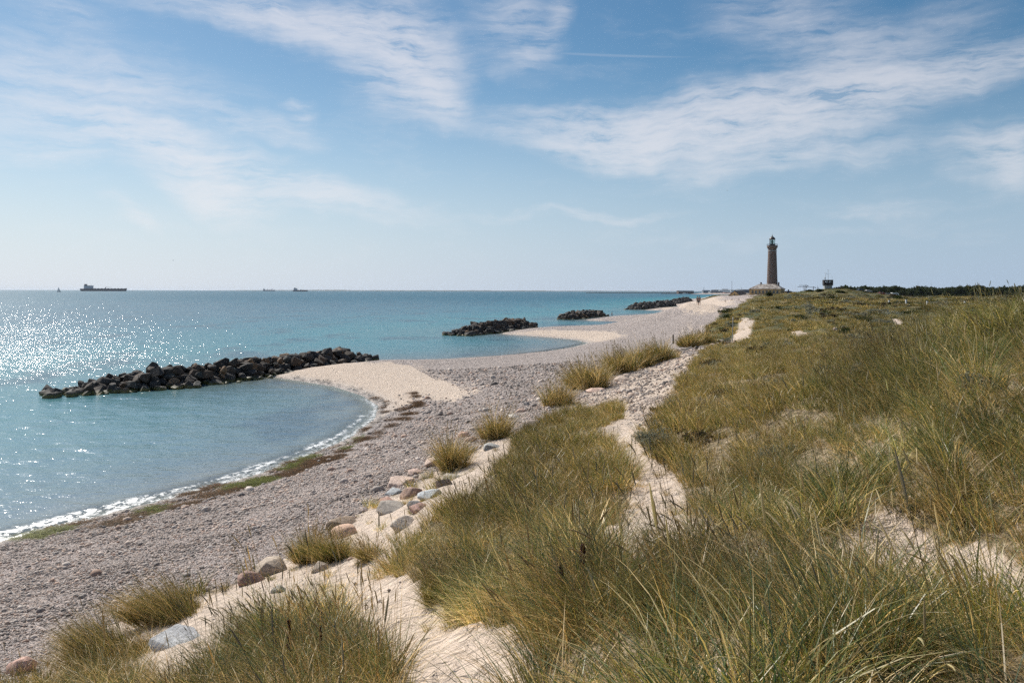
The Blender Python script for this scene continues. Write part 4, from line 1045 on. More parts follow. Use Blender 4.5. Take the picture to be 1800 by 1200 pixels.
def dock(px, py, Y, hgt, label, seed):
    rng = np.random.RandomState(seed); x, y, z = at_depth(px, py, Y); g = gz(x, y)
    H = max(z - g, 0.4)
    root = empty('dock_plant', (x, y, g), 0, label, 'dock plant', 'dark red dock plants in the grass')
    m, t, out = new_mat('dock_seeds'); principled(t, out, t.mix(t.noise(t.new('ShaderNodeTexCoord').outputs['Object'], 60, 2), (0.035, 0.010, 0.006), (0.10, 0.028, 0.015)), 0.8)
    v, f = tube_path([(0, 0, 0), (0.01, 0, H * .5), (0, 0.01, H)], [.006, .005, .003], 5)
    link('stem', new_mesh('stem', v, [f]), m, root)
    v0, f0 = ico(1); V, Fc = [], []; o = 0
    for i in range(90):
        u = rng.rand() ** 0.8; zz = H - hgt * (1 - u) ; a = rng.rand() * 6.28; rr = 0.003 + 0.016 * (1 - u) * rng.rand() + .008 * rng.rand()
        v = v0 * np.array([.005, .005, .0065]) * (0.7 + 0.8 * rng.rand()) + np.array([math.cos(a) * rr, math.sin(a) * rr, zz]); V.append(v); Fc.append(f0 + o); o += len(v)
    link('seed_head', new_mesh('seed_head', np.concatenate(V), [np.concatenate(Fc)]), m, root)
dock(511, 1090, 6.3, .24, 'dark red dock seed head left of the pair in the lower left grass', 1)
dock(566, 1100, 6.0, .30, 'taller dark red dock seed head right of the pair in the lower left grass', 2)
dock(1027, 955, 5.2, .13, 'upper dark red dock seed head in the tall grass at bottom centre', 3)
dock(989, 990, 5.2, .15, 'lower dark red dock seed head in the tall grass at bottom centre', 4)

# ------------------------------------------------------------------ built things
def flat_mat(name, col, rough=0.8, var=0.12, scale=2.0, spec=0.3, metal=0.0):
    m, t, out = new_mat(name)
    pos = t.new('ShaderNodeTexCoord').outputs['Object']
    n = t.noise(pos, scale, 5, 0.65)
    a = tuple(c * (1 - var) for c in col); b = tuple(min(1, c * (1 + var)) for c in col)
    principled(t, out, t.mix(t.mrange(n, 0.3, 0.7), a, b), rough, spec=spec, Metallic=metal)
    return m
def boxes_mesh(name, bx):
    V, Fc = [], []
    for cx, cy, cz, sx, sy, sz in bx:
        o = len(V)
        for k in range(8):
            V.append((cx + (0.5 if k & 1 else -0.5) * sx, cy + (0.5 if k & 2 else -0.5) * sy, cz + (0.5 if k & 4 else -0.5) * sz))
        Fc += [tuple(o + q for q in f) for f in ((0, 2, 3, 1), (4, 5, 7, 6), (0, 1, 5, 4), (2, 6, 7, 3), (0, 4, 6, 2), (1, 3, 7, 5))]
    return new_mesh(name, V, [np.array(Fc)], False)
def box(name, mat, parent, *bx): return link(name, boxes_mesh(name, bx), mat, parent)
def lathe_mesh(name, prof, seg=32, smooth=True):
    V = [(r * math.cos(2 * math.pi * k / seg), r * math.sin(2 * math.pi * k / seg), z) for r, z in prof for k in range(seg)]
    Fq = [(i * seg + k, i * seg + (k + 1) % seg, (i + 1) * seg + (k + 1) % seg, (i + 1) * seg + k) for i in range(len(prof) - 1) for k in range(seg)]
    return new_mesh(name, V, [np.array(Fq)], smooth)
def poly_mesh(name, verts, faces):
    me = bpy.data.meshes.new(name); me.from_pydata([tuple(v) for v in verts], [], [tuple(f) for f in faces]); me.update(); return me
def tube(name, mat, parent, pts, rads, sides=6):
    v, f = tube_path(pts, rads, sides); return link(name, new_mesh(name, v, [f], True), mat, parent)

M_WHITE = flat_mat('white_paint', (0.62, 0.62, 0.60)); M_DARK = flat_mat('dark_metal', (0.03, 0.03, 0.035), 0.5)
M_OCHRE = flat_mat('ochre_plaster', (0.60, 0.40, 0.19), 0.9, 0.08, 0.6); M_GLASS = flat_mat('window_glass', (0.05, 0.06, 0.07), 0.12, 0.05, 1, 0.6)
M_FRAME = flat_mat('window_frame', (0.30, 0.27, 0.22)); M_GREY = flat_mat('grey_concrete', (0.36, 0.36, 0.35), 0.9, 0.2, 1.0)
M_BRICKC = flat_mat('chimney_brick', (0.16, 0.11, 0.09)); M_WOOD = flat_mat('weathered_wood', (0.09, 0.075, 0.06), 0.9, 0.3, 12)
def mat_slate():
    m, t, out = new_mat('patched_roof')
    pos = t.new('ShaderNodeTexCoord').outputs['Object']
    n = t.noise(pos, 0.55, 4, 0.7); s = t.mapping(pos, scale=(1, 1, 4)); n2 = t.noise(s, 2.0, 3, 0.6)
    c = t.mix(t.mrange(n, 0.46, 0.54), (0.17, 0.14, 0.12), (0.46, 0.42, 0.38)); c = t.mix(t.mrange(n2, 0.4, 0.6, 0, 0.5), c, (0.26, 0.22, 0.19))
    principled(t, out, c, 0.7); return m
M_ROOF = mat_slate(); M_DROOF = flat_mat('dark_roof', (0.085, 0.07, 0.062), 0.8, 0.2, 1.5)
def mat_tower():
    m, t, out = new_mat('tower_brick')
    tc = t.new('ShaderNodeTexCoord').outputs['Object']
    sp = t.new('ShaderNodeSeparateXYZ'); t.put(sp.inputs[0], tc)
    cb = t.new('ShaderNodeCombineXYZ'); t.put(cb.inputs[0], t.math('MULTIPLY', t.math('ARCTAN2', sp.outputs[1], sp.outputs[0]), 4.0)); t.put(cb.inputs[1], sp.outputs[2])
    br = t.new('ShaderNodeTexBrick'); t.put(br.inputs['Vector'], cb.outputs[0])
    for i, c in enumerate(((0.20, 0.135, 0.11, 1), (0.15, 0.105, 0.088, 1), (0.24, 0.205, 0.185, 1))): br.inputs[1 + i].default_value = c
    br.inputs['Scale'].default_value = 1.0; br.inputs['Brick Width'].default_value = 0.9; br.inputs['Row Height'].default_value = 0.42; br.inputs['Mortar Size'].default_value = 0.03
    n = t.noise(tc, 0.35, 5, 0.6)
    c = t.mix(t.mrange(n, 0.35, 0.7, 0, 0.4), br.outputs[0], (0.15, 0.11, 0.095))
    principled(t, out, c, 0.9); return m
M_TOWER = mat_tower()

def lighthouse():
    x, y, z = at_depth(1357.3, 517, 606)
    r = empty('lighthouse', (x, y, z), 0, 'tall grey-brown brick lighthouse with a domed lantern above the low ochre house', 'lighthouse')
    prof = []; H = 34.9; n = 24
    for i in range(n):
        z0, z1 = H * i / n, H * (i + 1) / n
        ra = lambda q: 4.35 - 1.3 * (q / H) ** 0.85
        prof += [(ra(z0) + 0.07, z0 + 0.02), (ra(z0) + 0.07, z0 + 0.24), (ra(z0), z0 + 0.26), (ra(z1), z1)]
    link('shaft', lathe_mesh('shaft', prof, 40, False), M_TOWER, r)
    link('string_course', lathe_mesh('string_course', [(3.1, 33.6), (3.3, 33.7), (3.3, 34.1), (3.1, 34.2)], 40), M_GREY, r)
    link('corbel', lathe_mesh('corbel', [(3.02, 34.9), (3.25, 35.4), (3.25, 35.7), (3.6, 36.2), (3.95, 36.6), (3.95, 38.0), (3.75, 38.02), (3.75, 37.0), (0.5, 37.0)], 40, False), M_TOWER, r)
    rail = link('gallery_rail', lathe_mesh('gallery_rail', [(3.93, 38.9), (3.98, 38.95), (3.98, 39.05), (3.93, 39.1), (3.9, 39.0), (3.93, 38.9)], 40), M_DARK, r)
    for k in range(20):
        a = 2 * math.pi * k / 20; tube('baluster', M_DARK, rail, [(3.92 * math.cos(a), 3.92 * math.sin(a), 37.9), (3.92 * math.cos(a), 3.92 * math.sin(a), 38.95)], [.05, .05], 4)
    lan = link('lantern', lathe_mesh('lantern', [(2.05, 37.0), (2.05, 39.2), (1.95, 39.3), (1.7, 39.3)], 24, False), M_DARK, r)
    for k in range(12):
        a = 2 * math.pi * k / 12; tube('glazing_bar', M_DARK, lan, [(1.95 * math.cos(a), 1.95 * math.sin(a), 39.2), (1.95 * math.cos(a), 1.95 * math.sin(a), 42.6)], [.09, .09], 4)
    m, t, out = new_mat('lantern_glass'); g = t.new('ShaderNodeBsdfGlass'); g.inputs['IOR'].default_value = 1.05; g.inputs[0].default_value = (.85, .93, .92, 1); t.l.new(g.outputs[0], out.inputs[0])
    link('glass', lathe_mesh('glass', [(1.88, 39.3), (1.88, 42.6)], 24, False), m, lan)
    link('lamp_lens', lathe_mesh('lamp_lens', [(0.1, 39.3), (0.6, 39.5), (0.9, 40.3), (0.95, 41.0), (0.7, 41.8), (0.1, 42.2)], 16), flat_mat('lens', (0.28, 0.36, 0.34), 0.2, 0.3, 3, 0.6), lan)
    d = link('dome', lathe_mesh('dome', [(1.0, 42.5), (2.3, 42.5), (2.35, 42.8), (2.1, 43.3), (1.6, 44.1), (0.9, 44.7), (0.3, 45.0), (0.28, 45.4), (0.36, 45.7), (0.2, 46.0), (0.01, 46.1)], 32), flat_mat('dome_metal', (0.075, 0.06, 0.055), 0.45, .3, 1), r)
    tube('finial', M_DARK, d, [(0, 0, 46), (0, 0, 47.4)], [.07, .04], 5)
    for zz in (14.6, 24.0, 7.0):
        a = -math.pi / 2 - 0.42; rr = 4.35 - 1.3 * (zz / H) ** .85 + 0.02
        w = box('window', M_GLASS, r, (0, 0, 0, 0.7, 0.3, 1.25)); w.location = (rr * math.cos(a), rr * math.sin(a), zz); w.rotation_euler = (0, 0, a + math.pi / 2)
        s = box('sill', M_GREY, w, (0, -0.1, -0.75, 1.0, 0.4, 0.22))
lighthouse()

def hip_roof(w, d, z0, h, over, ridge):
    a, b = w / 2 + over, d / 2 + over
    V = [(-a, -b, z0), (a, -b, z0), (a, b, z0), (-a, b, z0), (-ridge, 0, z0 + h), (ridge, 0, z0 + h), (-a, -b, z0 - .25), (a, -b, z0 - .25), (a, b, z0 - .25), (-a, b, z0 - .25)]
    Fc = [(0, 1, 5, 4), (1, 2, 5), (2, 3, 4, 5), (3, 0, 4), (0, 6, 7, 1), (1, 7, 8, 2), (2, 8, 9, 3), (3, 9, 6, 0), (6, 9, 8, 7)]
    return poly_mesh('roof', V, Fc)
def keeper_house():
    x, y, z = at_depth(1348.5, 516.8, 592)
    W, D, H = 22.5, 14.0, 4.9
    r = empty('keepers_house', (x, y, z), math.radians(-31), 'long low ochre house with patched hipped roof at the lighthouse foot', 'house')
    box('wall', M_OCHRE, r, (0, 0, H / 2 - 1, W, D, H + 2))
    box('cornice', flat_mat('cornice', (0.62, 0.45, 0.25)), r, (0, 0, H - .3, W + .24, D + .24, .3))
    rf = link('roof', hip_roof(W, D, H, 3.6, .5, 6.0), M_ROOF, r)
    for cx in (-4.6, 8.2): 
        c = box('chimney', M_BRICKC, rf, (cx, 0.6, H + 3.4, .9, .9, 2.6), (cx, .6, H + 4.75, 1.1, 1.1, .25))
    for i in range(8):
        wx = -W / 2 + 2.3 + i * (W - 4.6) / 7
        w = box('window', M_FRAME, r, (0, 0, 0, 1.35, .12, 2.2)); w.location = (wx, -D / 2 - .03, 2.7)
        box('pane', M_GLASS, w, (-.29, -.05, -.5, .5, .08, .9), (.29, -.05, -.5, .5, .08, .9), (-.29, -.05, .53, .5, .08, .9), (.29, -.05, .53, .5, .08, .9))
        box('sill', M_GREY, w, (0, -.1, -1.2, 1.6, .3, .16))
    for i in range(3):
        w = box('window', M_FRAME, r, (0, 0, 0, .12, 1.35, 2.2)); w.location = (W / 2 + .03, -3.6 + i * 3.6, 2.7)
        box('pane', M_GLASS, w, (.05, -.29, -.5, .08, .5, .9), (.05, .29, -.5, .08, .5, .9), (.05, -.29, .53, .08, .5, .9), (.05, .29, .53, .08, .5, .9))
keeper_house()
def gable_house(px, py, Y, W, D, H, RH, rz, label, chim):
    x, y, z = at_depth(px, py, Y)
    r = empty('gable_house', (x, y, z), math.radians(rz), label, 'house', 'small gabled houses by the lighthouse')
    V = [(-W/2, -D/2, -2), (W/2, -D/2, -2), (W/2, -D/2, H), (0, -D/2, H + RH), (-W/2, -D/2, H), (-W/2, D/2, -2), (W/2, D/2, -2), (W/2, D/2, H), (0, D/2, H + RH), (-W/2, D/2, H)]
    link('wall', poly_mesh('wall', V, [(0, 1, 2, 3, 4), (6, 5, 9, 8, 7), (1, 6, 7, 2), (5, 0, 4, 9), (2, 7, 8, 3), (9, 4, 3, 8), (5, 6, 1, 0)]), M_OCHRE, r)
    o, t = .5, .28; sl = RH / (W / 2)
    V = []
    for s in (-1, 1):
        for yy in (-D/2 - o, D/2 + o):
            V += [(s * (W/2 + o), yy, H - o * sl + .05), (s * (W/2 + o), yy, H - o * sl + .05 + t), (0, yy, H + RH + .05), (0, yy, H + RH + .05 + t)]
    Fc = []
    for s in (0, 8): Fc += [(s+0, s+1, s+3, s+2), (s+4, s+6, s+7, s+5), (s+1, s+5, s+7, s+3), (s+0, s+2, s+6, s+4), (s+0, s+4, s+5, s+1)]
    rf = link('roof', poly_mesh('roof', V, Fc), M_DROOF, r)
    if chim: box('chimney', M_BRICKC, rf, (0, 0, H + RH + .5, .8, .8, 1.8))
    w = box('window', M_FRAME, r, (0, 0, 0, .9, .12, 1.1)); w.location = (0, -D/2 - .03, H + .5)
    box('pane', M_GLASS, w, (-.2, -.05, 0, .32, .08, .9), (.2, -.05, 0, .32, .08, .9))
gable_house(1298, 517.5, 585, 8.5, 12, .2, 3.2, -42, 'ochre gabled house with dark roof left of the lighthouse', False)
gable_house(1386, 517, 600, 8.0, 10, .2, 3.0, -40, 'ochre gabled house with dark roof right of the lighthouse', True)

def watchtower():
    x, y, z = at_depth(1455, 508.0, 430)
    r = empty('watchtower', (x, y, z), math.radians(-12), 'black coast watch cabin on a pale concrete base with antenna masts', 'watchtower')
    box('base', M_GREY, r, (0, 0, .6, 3.9, 3.9, 4.6), (0, 0, 2.85, 4.3, 4.3, .25))
    cab = flat_mat('black_cabin', (0.028, 0.02, 0.02), .6)
    box('cabin', cab, r, (0, 0, 3.72, 4.7, 4.7, 1.5), (0, 0, 5.38, 4.72, 4.72, .5), *[(cx, cy, 4.82, sx, sy, .75) for cx, cy, sx, sy in ((-2.05, -2.2, .6, .28), (2.0, -2.2, .7, .28), (-2.05, 2.2, .6, .28), (2.0, 2.2, .7, .28), (.1, -2.2, .5, .28), (.1, 2.2, .5, .28), (-2.2, 0, .28, 3.8), (2.2, 0, .28, 3.8))])
    box('roof', cab, r, (0, 0, 5.72, 4.78, 4.78, .2))
    m, t, out = new_mat('cabin_glass'); g = t.new('ShaderNodeBsdfPrincipled'); t.put(g.inputs['Base Color'], (.5, .6, .65, 1)); t.put(g.inputs['Roughness'], .05); tr = t.new('ShaderNodeBsdfTransparent'); mx = t.new('ShaderNodeMixShader'); mx.inputs[0].default_value = .75
    t.l.new(g.outputs[0], mx.inputs[1]); t.l.new(tr.outputs[0], mx.inputs[2]); t.l.new(mx.outputs[0], out.inputs[0])
    for cx in (-.95, 1.0):
        for cy in (-2.2, 2.2): box('window', m, r, (cx, cy, 4.82, 1.55, .04, .73))
    ms = tube('antenna_mast', M_GREY, r, [(.2, 0, 5.7), (.2, 0, 11.2)], [.09, .06], 5)
    box('crossbar', M_GREY, ms, (.2, 0, 8.9, 2.0, .07, .07), (1.2, 0, 9.3, .06, .06, .8), (-.8, 0, 9.2, .06, .06, .6), (.2, 0, 11.2, 1.2, .06, .06))
    ms = tube('antenna_mast', M_WHITE, r, [(-1.2, 0, 5.7), (-1.2, 0, 9.6)], [.12, .06], 5)
    box('crossbar', M_GREY, ms, (-1.2, 0, 9.5, 1.0, .06, .06))
    link('radar_dome', lathe_mesh('radar_dome', [(.05, 6.4), (.35, 6.5), (.42, 6.8), (.3, 7.1), (.05, 7.2)], 12), M_WHITE, r).location = (-1.45, 0, 0)
    tube('whip_antenna', M_GREY, r, [(2.2, 0, 5.7), (2.2, 0, 8.0)], [.05, .03], 4)
watchtower()

def crane(px, top_py, jib_px0, jib_px1, Y, label, jib_py):
    x, y, z = at_depth(px, 512, Y); zt = at_depth(px, top_py, Y)[2]; zj = at_depth(px, jib_py, Y)[2]
    r = empty('tower_crane', (x, y, 4), 0, label, 'crane', 'tower cranes at the far harbour')
    m = M_CRANE; H = zj - 4
    box('mast', m, r, (0, 0, H / 2, 1.3, 1.3, H)); box('tower_head', m, r, (0, 0, H + (zt - zj) / 2, .9, .9, zt - zj + 1))
    k = Y / F; a, b = (jib_px0 - px) * k, (jib_px1 - px) * k
    box('jib', m, r, ((a + b) / 2, 0, H, b - a, 1.1, 1.0))
    box('counterweight', m, r, (b if abs(b) < abs(a) else a, 0, H - 1.2, 2.4, 1.6, 2.2))
M_CRANE = flat_mat('crane_steel', (0.11, 0.11, 0.12))
crane(1413.3, 499.5, 1402, 1418, 2000, 'left tower crane on the skyline right of the lighthouse', 501.3)
crane(1416.6, 497.5, 1405, 1420, 2050, 'tallest tower crane, between the other two right of the lighthouse', 499)
crane(1429.6, 500.5, 1416, 1433, 2000, 'right tower crane on the skyline near the watchtower', 502)

# ------------------------------------------------------------------ ships
M_HULL = flat_mat('navy_hull', (0.022, 0.03, 0.05), .6); M_SHIPW = flat_mat('ship_white', (0.42, 0.45, 0.50)); M_DECK = flat_mat('ship_deck', (0.10, 0.09, 0.09))
def hull_mesh(L, B, H):
    st = [(-.5, .86, .35, 1.0), (-.47, .95, .6, 1.0), (-.3, 1, .95, 1.0), (.3, 1, .95, 1.0), (.42, .75, .5, 1.05), (.47, .42, .15, 1.15), (.5, .03, .01, 1.22)]
    V = []
    for t, w, wl, hh in st:
        xs = t * L; rk = (.02 * L if t > .45 else 0)
        V += [(xs, -B/2*w, H*hh), (xs - rk, -B/2*wl, -1), (xs - rk, B/2*wl, -1), (xs, B/2*w, H*hh)]
    Fc = []
    for i in range(len(st) - 1):
        a, b = i * 4, i * 4 + 4
        Fc += [(a, b, b+1, a+1), (a+1, b+1, b+2, a+2), (a+2, b+2, b+3, a+3), (a+3, b+3, b, a)]
    Fc += [(0, 1, 2, 3), (27, 26, 25, 24)]
    return poly_mesh('hull', V, Fc)
def ship(name, px0, px1, Y, label, hpx, house, funnel, cranes, cat='ship', yaw=0):
    k = Y / F; x, _, _ = at_depth((px0 + px1) / 2, 512, Y); L = (px1 - px0) * k; H = hpx * k; B = L * .16
    r = empty(name, (x, Y, 0), yaw, label, cat, 'cargo ships at anchor')
    link('hull', hull_mesh(L, B, H), M_HULL, r)
    a, b, t = house; a, b = a * k - L / 2, b * k - L / 2; zt = t * k
    hs = box('deckhouse', M_SHIPW, r, ((a + b) / 2, 0, (H + zt) / 2 - .5, b - a, B * .8, zt - H), ((a + b) / 2 + (b - a) * .1, 0, zt - 1.5, (b - a) * .75, B * 1.0, 3))
    box('bridge_window', M_GLASS, hs, ((a + b) / 2 + (b - a) * .1, 0, zt - 1.2, (b - a) * .76, B * 1.01, 1.2))
    a, b, t = funnel; a, b = a * k - L / 2, b * k - L / 2
    box('funnel', M_HULL, r, ((a + b) / 2, 0, (H + t * k) / 2, b - a, B * .35, t * k - H), ((a + b) / 2, 0, t * k + .6, (b - a) * .7, B * .2, 1.4))
    tube('mast', M_DARK, r, [(house[1] * k - L / 2 - 6, 0, zt), (house[1] * k - L / 2 - 6, 0, zt + 4 * k)], [.5, .3], 5)
    tube('bow_mast', M_DARK, r, [(L * .45, 0, H), (L * .45, 0, H + 3.6 * k)], [.4, .25], 5)
    box('deck', M_DECK, r, (L * .08, 0, H + .15 * k, L * .72, B * .7, .3 * k))
    for q in np.linspace(-.2, .38, 9): box('deck_fitting', M_DECK, r, (q * L, 0, H + .55 * k, L * .012, B * .3, .6 * k))
    for c0, c1, ct in cranes:
        u, v = c0 * k - L / 2, c1 * k - L / 2
        box('deck_crane', M_DECK, r, (u, 0, H + ct * k / 2, L * .012, L * .012, ct * k), ((u + v) / 2, 0, H + ct * k, abs(v - u), L * .008, .4 * k))
    return r
ship('tanker', 143, 223.5, 5000, 'largest tanker with dark hull and aft white deckhouse on the left horizon', 4.2, (7, 18.5, 9.8), (6.2, 9.4, 12), [(42.5, 53, 2.6)])
ship('cargo_ship', 462.5, 484, 9000, 'small faint cargo ship left of its neighbour on the horizon', 1.5, (.6, 3.2, 3.4), (.4, 1.4, 4.0), [(7, 9, 2.4), (15, 17.5, 2.4)])
ship('coaster', 515, 541.5, 6000, 'dark coaster with high stern house right of the faint cargo ship', 2.0, (1.5, 7.6, 5.2), (2.2, 4.4, 6.4), [(13, 16, 1.4)])
def sailboat():
    x, y, _ = at_depth(103.5, 514, 3000); k = 3000 / F
    r = empty('sailboat', (x, y, 0), math.radians(20), 'tiny sailing boat with two pale sails left of the tanker', 'sailboat')
    link('hull', hull_mesh(6.2 * k, 4.2, 2.0), M_HULL, r)
    tube('mast', M_GREY, r, [(-1, 0, 1), (-1, 0, 19.5)], [.14, .1], 5)
    msail = flat_mat('sailcloth', (.5, .52, .55))
    for nm, pts in (('mainsail', [(-1.2, 0, 3), (-1.2, 0, 19), (-5.6, .7, 3.2)]), ('jib', [(-.8, 0, 17), (5.2, 0, 2.4), (-.2, .8, 2.6)])):
        p = np.array(pts, float); q = p + np.array([0, .12, 0])
        link(nm, poly_mesh(nm, [*p, *q], [(0, 1, 2), (5, 4, 3), (0, 3, 4, 1), (1, 4, 5, 2), (2, 5, 3, 0)]), msail, r)
sailboat()

# ------------------------------------------------------------------ harbour and far coast
def far_coast():
    Y = 16000.0; xs = np.linspace(-9000, 9500, 260); px = 900 + xs / Y * F
    h = (14 + 16 * np.abs(fbm(xs / 1500, xs * 0 + 3, 4)) + 10 * fbm(xs / 380, xs * 0, 3)) * sstep(360, 470, px) * (1 - 0.35 * sstep(900, 1400, px)); h = np.maximum(h, -1)
    V = np.concatenate([np.c_[xs, np.full_like(xs, Y), np.full_like(xs, -2)], np.c_[xs, np.full_like(xs, Y + 150), h], np.c_[xs, np.full_like(xs, Y + 900), h * .9], np.c_[xs, np.full_like(xs, Y + 1200), np.full_like(xs, -2)]])
    n = len(xs); i = np.arange(n - 1); Fq = np.concatenate([np.c_[i + k * n, i + 1 + k * n, i + 1 + (k + 1) * n, i + (k + 1) * n] for k in range(3)])
    tag(link('far_coast', new_mesh('far_coast', V, [Fq]), flat_mat('far_land', (.07, .085, .07), .9, .3, .002)), 'low blue coast on the horizon', kind='structure')
far_coast()
def mole(px0, px1, Y, h, label):
    k = Y / F; x0, x1 = (px0 - 900) * k, (px1 - 900) * k
    xs = np.linspace(x0, x1, 60); hh = h * (0.8 + .35 * np.abs(fbm(xs / 40, xs * 0, 2)))
    V = np.concatenate([np.c_[xs, np.full_like(xs, Y - 8), xs * 0 - 1], np.c_[xs, np.full_like(xs, Y - 3), hh], np.c_[xs, np.full_like(xs, Y + 3), hh], np.c_[xs, np.full_like(xs, Y + 8), xs * 0 - 1]])
    n = len(xs); i = np.arange(n - 1); Fq = np.concatenate([np.c_[i + q * n, i + 1 + q * n, i + 1 + (q + 1) * n, i + (q + 1) * n] for q in range(3)])
    o = link('harbour_mole', new_mesh('mole', V, [Fq], False), flat_mat('mole_stone', (.07, .07, .07), .9, .4, .3)); tag(o, label, 'mole')
mole(1030, 1190, 3400, 3.2, 'long dark stone mole running out from the harbour')
mole(1163, 1330, 2650, 3.0, 'near harbour quay of dark stone below the warehouses')
M_WARE = {k: flat_mat('warehouse_' + k, c, .8, .1, .05) for k, c in dict(brown=(.12, .085, .075), white=(.62, .62, .60), grey=(.24, .26, .28), blue=(.06, .085, .12), red=(.20, .10, .075)).items()}
def warehouse(px0, px1, pt, pb, Y, colr, label, roof=0.0, band=None):
    k = Y / F; x, y, zb = at_depth((px0 + px1) / 2, pb, Y); zt = at_depth((px0 + px1) / 2, pt, Y)[2]; zb = 1.0; W = (px1 - px0) * k; D = W * .5 + 8; H = zt - zb
    r = empty('warehouse', (x, y, zb), 0, label, 'warehouse', 'harbour buildings in the distance')
    box('wall', M_WARE[colr], r, (0, 0, H / 2 - 1, W, D, H + 2))
    a, b = W / 2 + .6, D / 2 + .6; V = [(-a, -b, H), (a, -b, H), (a, b, H), (-a, b, H), (-a, 0, H + roof + .4), (a, 0, H + roof + .4)]
    link('roof', poly_mesh('roof', V, [(0, 1, 5, 4), (2, 3, 4, 5), (1, 2, 5), (3, 0, 4), (3, 2, 1, 0)]), M_WARE['grey' if colr != 'grey' else 'blue'], r)
    n = max(2, int(W / 9))
    for i in range(n):
        w = box('window', M_GLASS, r, (0, 0, 0, 3.4, .3, min(2.4, H * .3))); w.location = (-W / 2 + (i + .5) * W / n, -D / 2 - .05, H * .55)
    if band: box('band', M_WARE[band], r, (0, -D / 2 - .2, H * .82, W * .98, .5, H * .25))
warehouse(1191, 1217.5, 509.2, 514.2, 2550, 'brown', 'long flat brown harbour building standing alone at the left', 0.5, 'white')
warehouse(1235, 1247, 509, 515, 2600, 'grey', 'small grey harbour building right of the brown one', 1.5)
warehouse(1247, 1272, 510.2, 515.2, 2500, 'grey', 'long low grey harbour shed', 1)
warehouse(1251, 1262, 507.8, 511, 2700, 'blue', 'bluish harbour block behind the low grey shed', 1)
warehouse(1263, 1282, 508.4, 514, 2750, 'white', 'white harbour hall left of the tall mast', 2)
warehouse(1270, 1279, 506.2, 509, 2900, 'blue', 'dark flat-topped block above the white hall', .3)
warehouse(1272, 1288, 511.5, 515.3, 2450, 'red', 'low red brown harbour shed', 1)
warehouse(1283, 1303, 508.0, 513, 2800, 'white', 'white harbour hall right of the tall mast', 2)
warehouse(1303, 1330, 506.8, 514, 2300, 'blue', 'large dark blue hall behind the left gabled house', .5)
warehouse(1296, 1300, 506.2, 509, 2850, 'white', 'narrow white silo block on the harbour skyline', .3)
def pylon(px, pt, Y, label):
    x, y, zt = at_depth(px, pt, Y); r = empty('radio_mast', (x, y, 2), 0, label, 'mast', 'thin masts on the harbour skyline')
    tube('pole', M_CRANE, r, [(0, 0, -2), (0, 0, zt - 2)], [.8, .35], 5); box('crossarm', M_CRANE, r, (0, 0, zt - 6, 4, .4, .4))
pylon(1286.4, 491, 2600, 'tall thin mast on the harbour skyline'); pylon(1237.2, 502.3, 2600, 'short mast over the small grey harbour building')
pylon(1303.6, 502.5, 2600, 'short mast over the dark blue hall'); pylon(1437.6, 499.5, 1500, 'lone thin mast between the cranes and the watchtower')
def boat_white():
    x, y, _ = at_depth(1205, 514.6, 2450); r = empty('motor_boat', (x, y, 0), 0, 'small white motor boat before the brown harbour building', 'boat')
    link('hull', hull_mesh(16, 5, 2.2), M_WHITE, r); box('cabin', M_WHITE, r, (-2, 0, 3.2, 6, 3.6, 2.4)); box('window', M_GLASS, r, (-2, 0, 3.5, 6.1, 3.7, .9))
boat_white()
def round_tower(px, pt, pb, w, Y, colr, label, name):
    x, y, zt = at_depth(px, pt, Y); k = Y / F; R = w * k / 2; H = zt - 5
    r = empty(name, (x, y, 5), 0, label, 'tower')
    link('shaft', lathe_mesh('shaft', [(R * .8, -3), (R * .8, H * .7), (R, H * .74), (R, H * .97), (R * .95, H), (0.01, H + .2)], 20, False), colr, r)
    for a in range(6): 
        w_ = box('window', M_GLASS, r, (0, 0, 0, .8, .2, 1.2)); w_.location = (R * math.cos(a * 1.05 - 2.6), R * math.sin(a * 1.05 - 2.6), H * .86); w_.rotation_euler = (0, 0, a * 1.05 - 2.6 + math.pi / 2)
    tube('antenna', M_DARK, r, [(0, 0, H), (0, 0, H + 6 * k)], [.15, .08], 4)
round_tower(1613.5, 498.8, 506, 6.6, 1000, flat_mat('red_brick_tower', (.20, .085, .06), .9), 'red brown square-topped tower rising above the wood', 'brick_tower')
round_tower(1637, 501, 506, 6.0, 1100, M_WHITE, 'white domed top of a tower just over the wood', 'white_tower')

# ------------------------------------------------------------------ trees and shrubs
def mat_leaves(name, c1, c2):
    m, t, out = new_mat(name)
    pos = t.new('ShaderNodeTexCoord').outputs['Object']; rnd = t.new('ShaderNodeObjectInfo').outputs['Random']
    col = t.mix(t.noise(pos, 2.5, 3, .6), c1, c2); col = t.mix(t.mrange(rnd, 0, 1, 0, .35, False), col, c1)
    d = t.new('ShaderNodeBsdfDiffuse'); t.put(d.inputs[0], col); tl = t.new('ShaderNodeBsdfTranslucent'); t.put(tl.inputs[0], col); mx = t.new('ShaderNodeMixShader'); mx.inputs[0].default_value = .3
    t.l.new(d.outputs[0], mx.inputs[1]); t.l.new(tl.outputs[0], mx.inputs[2]); t.l.new(mx.outputs[0], out.inputs[0]); return m
M_PINE = mat_leaves('pine_leaves', (.038, .050, .026), (.085, .10, .05)); M_SHRUB = mat_leaves('shrub_leaves', (.035, .045, .018), (.085, .095, .035)); M_GSHRUB = mat_leaves('grey_shrub_leaves', (.17, .17, .115), (.33, .325, .25))
M_BARK = flat_mat('bark', (.07, .055, .045), .9, .3, 3)
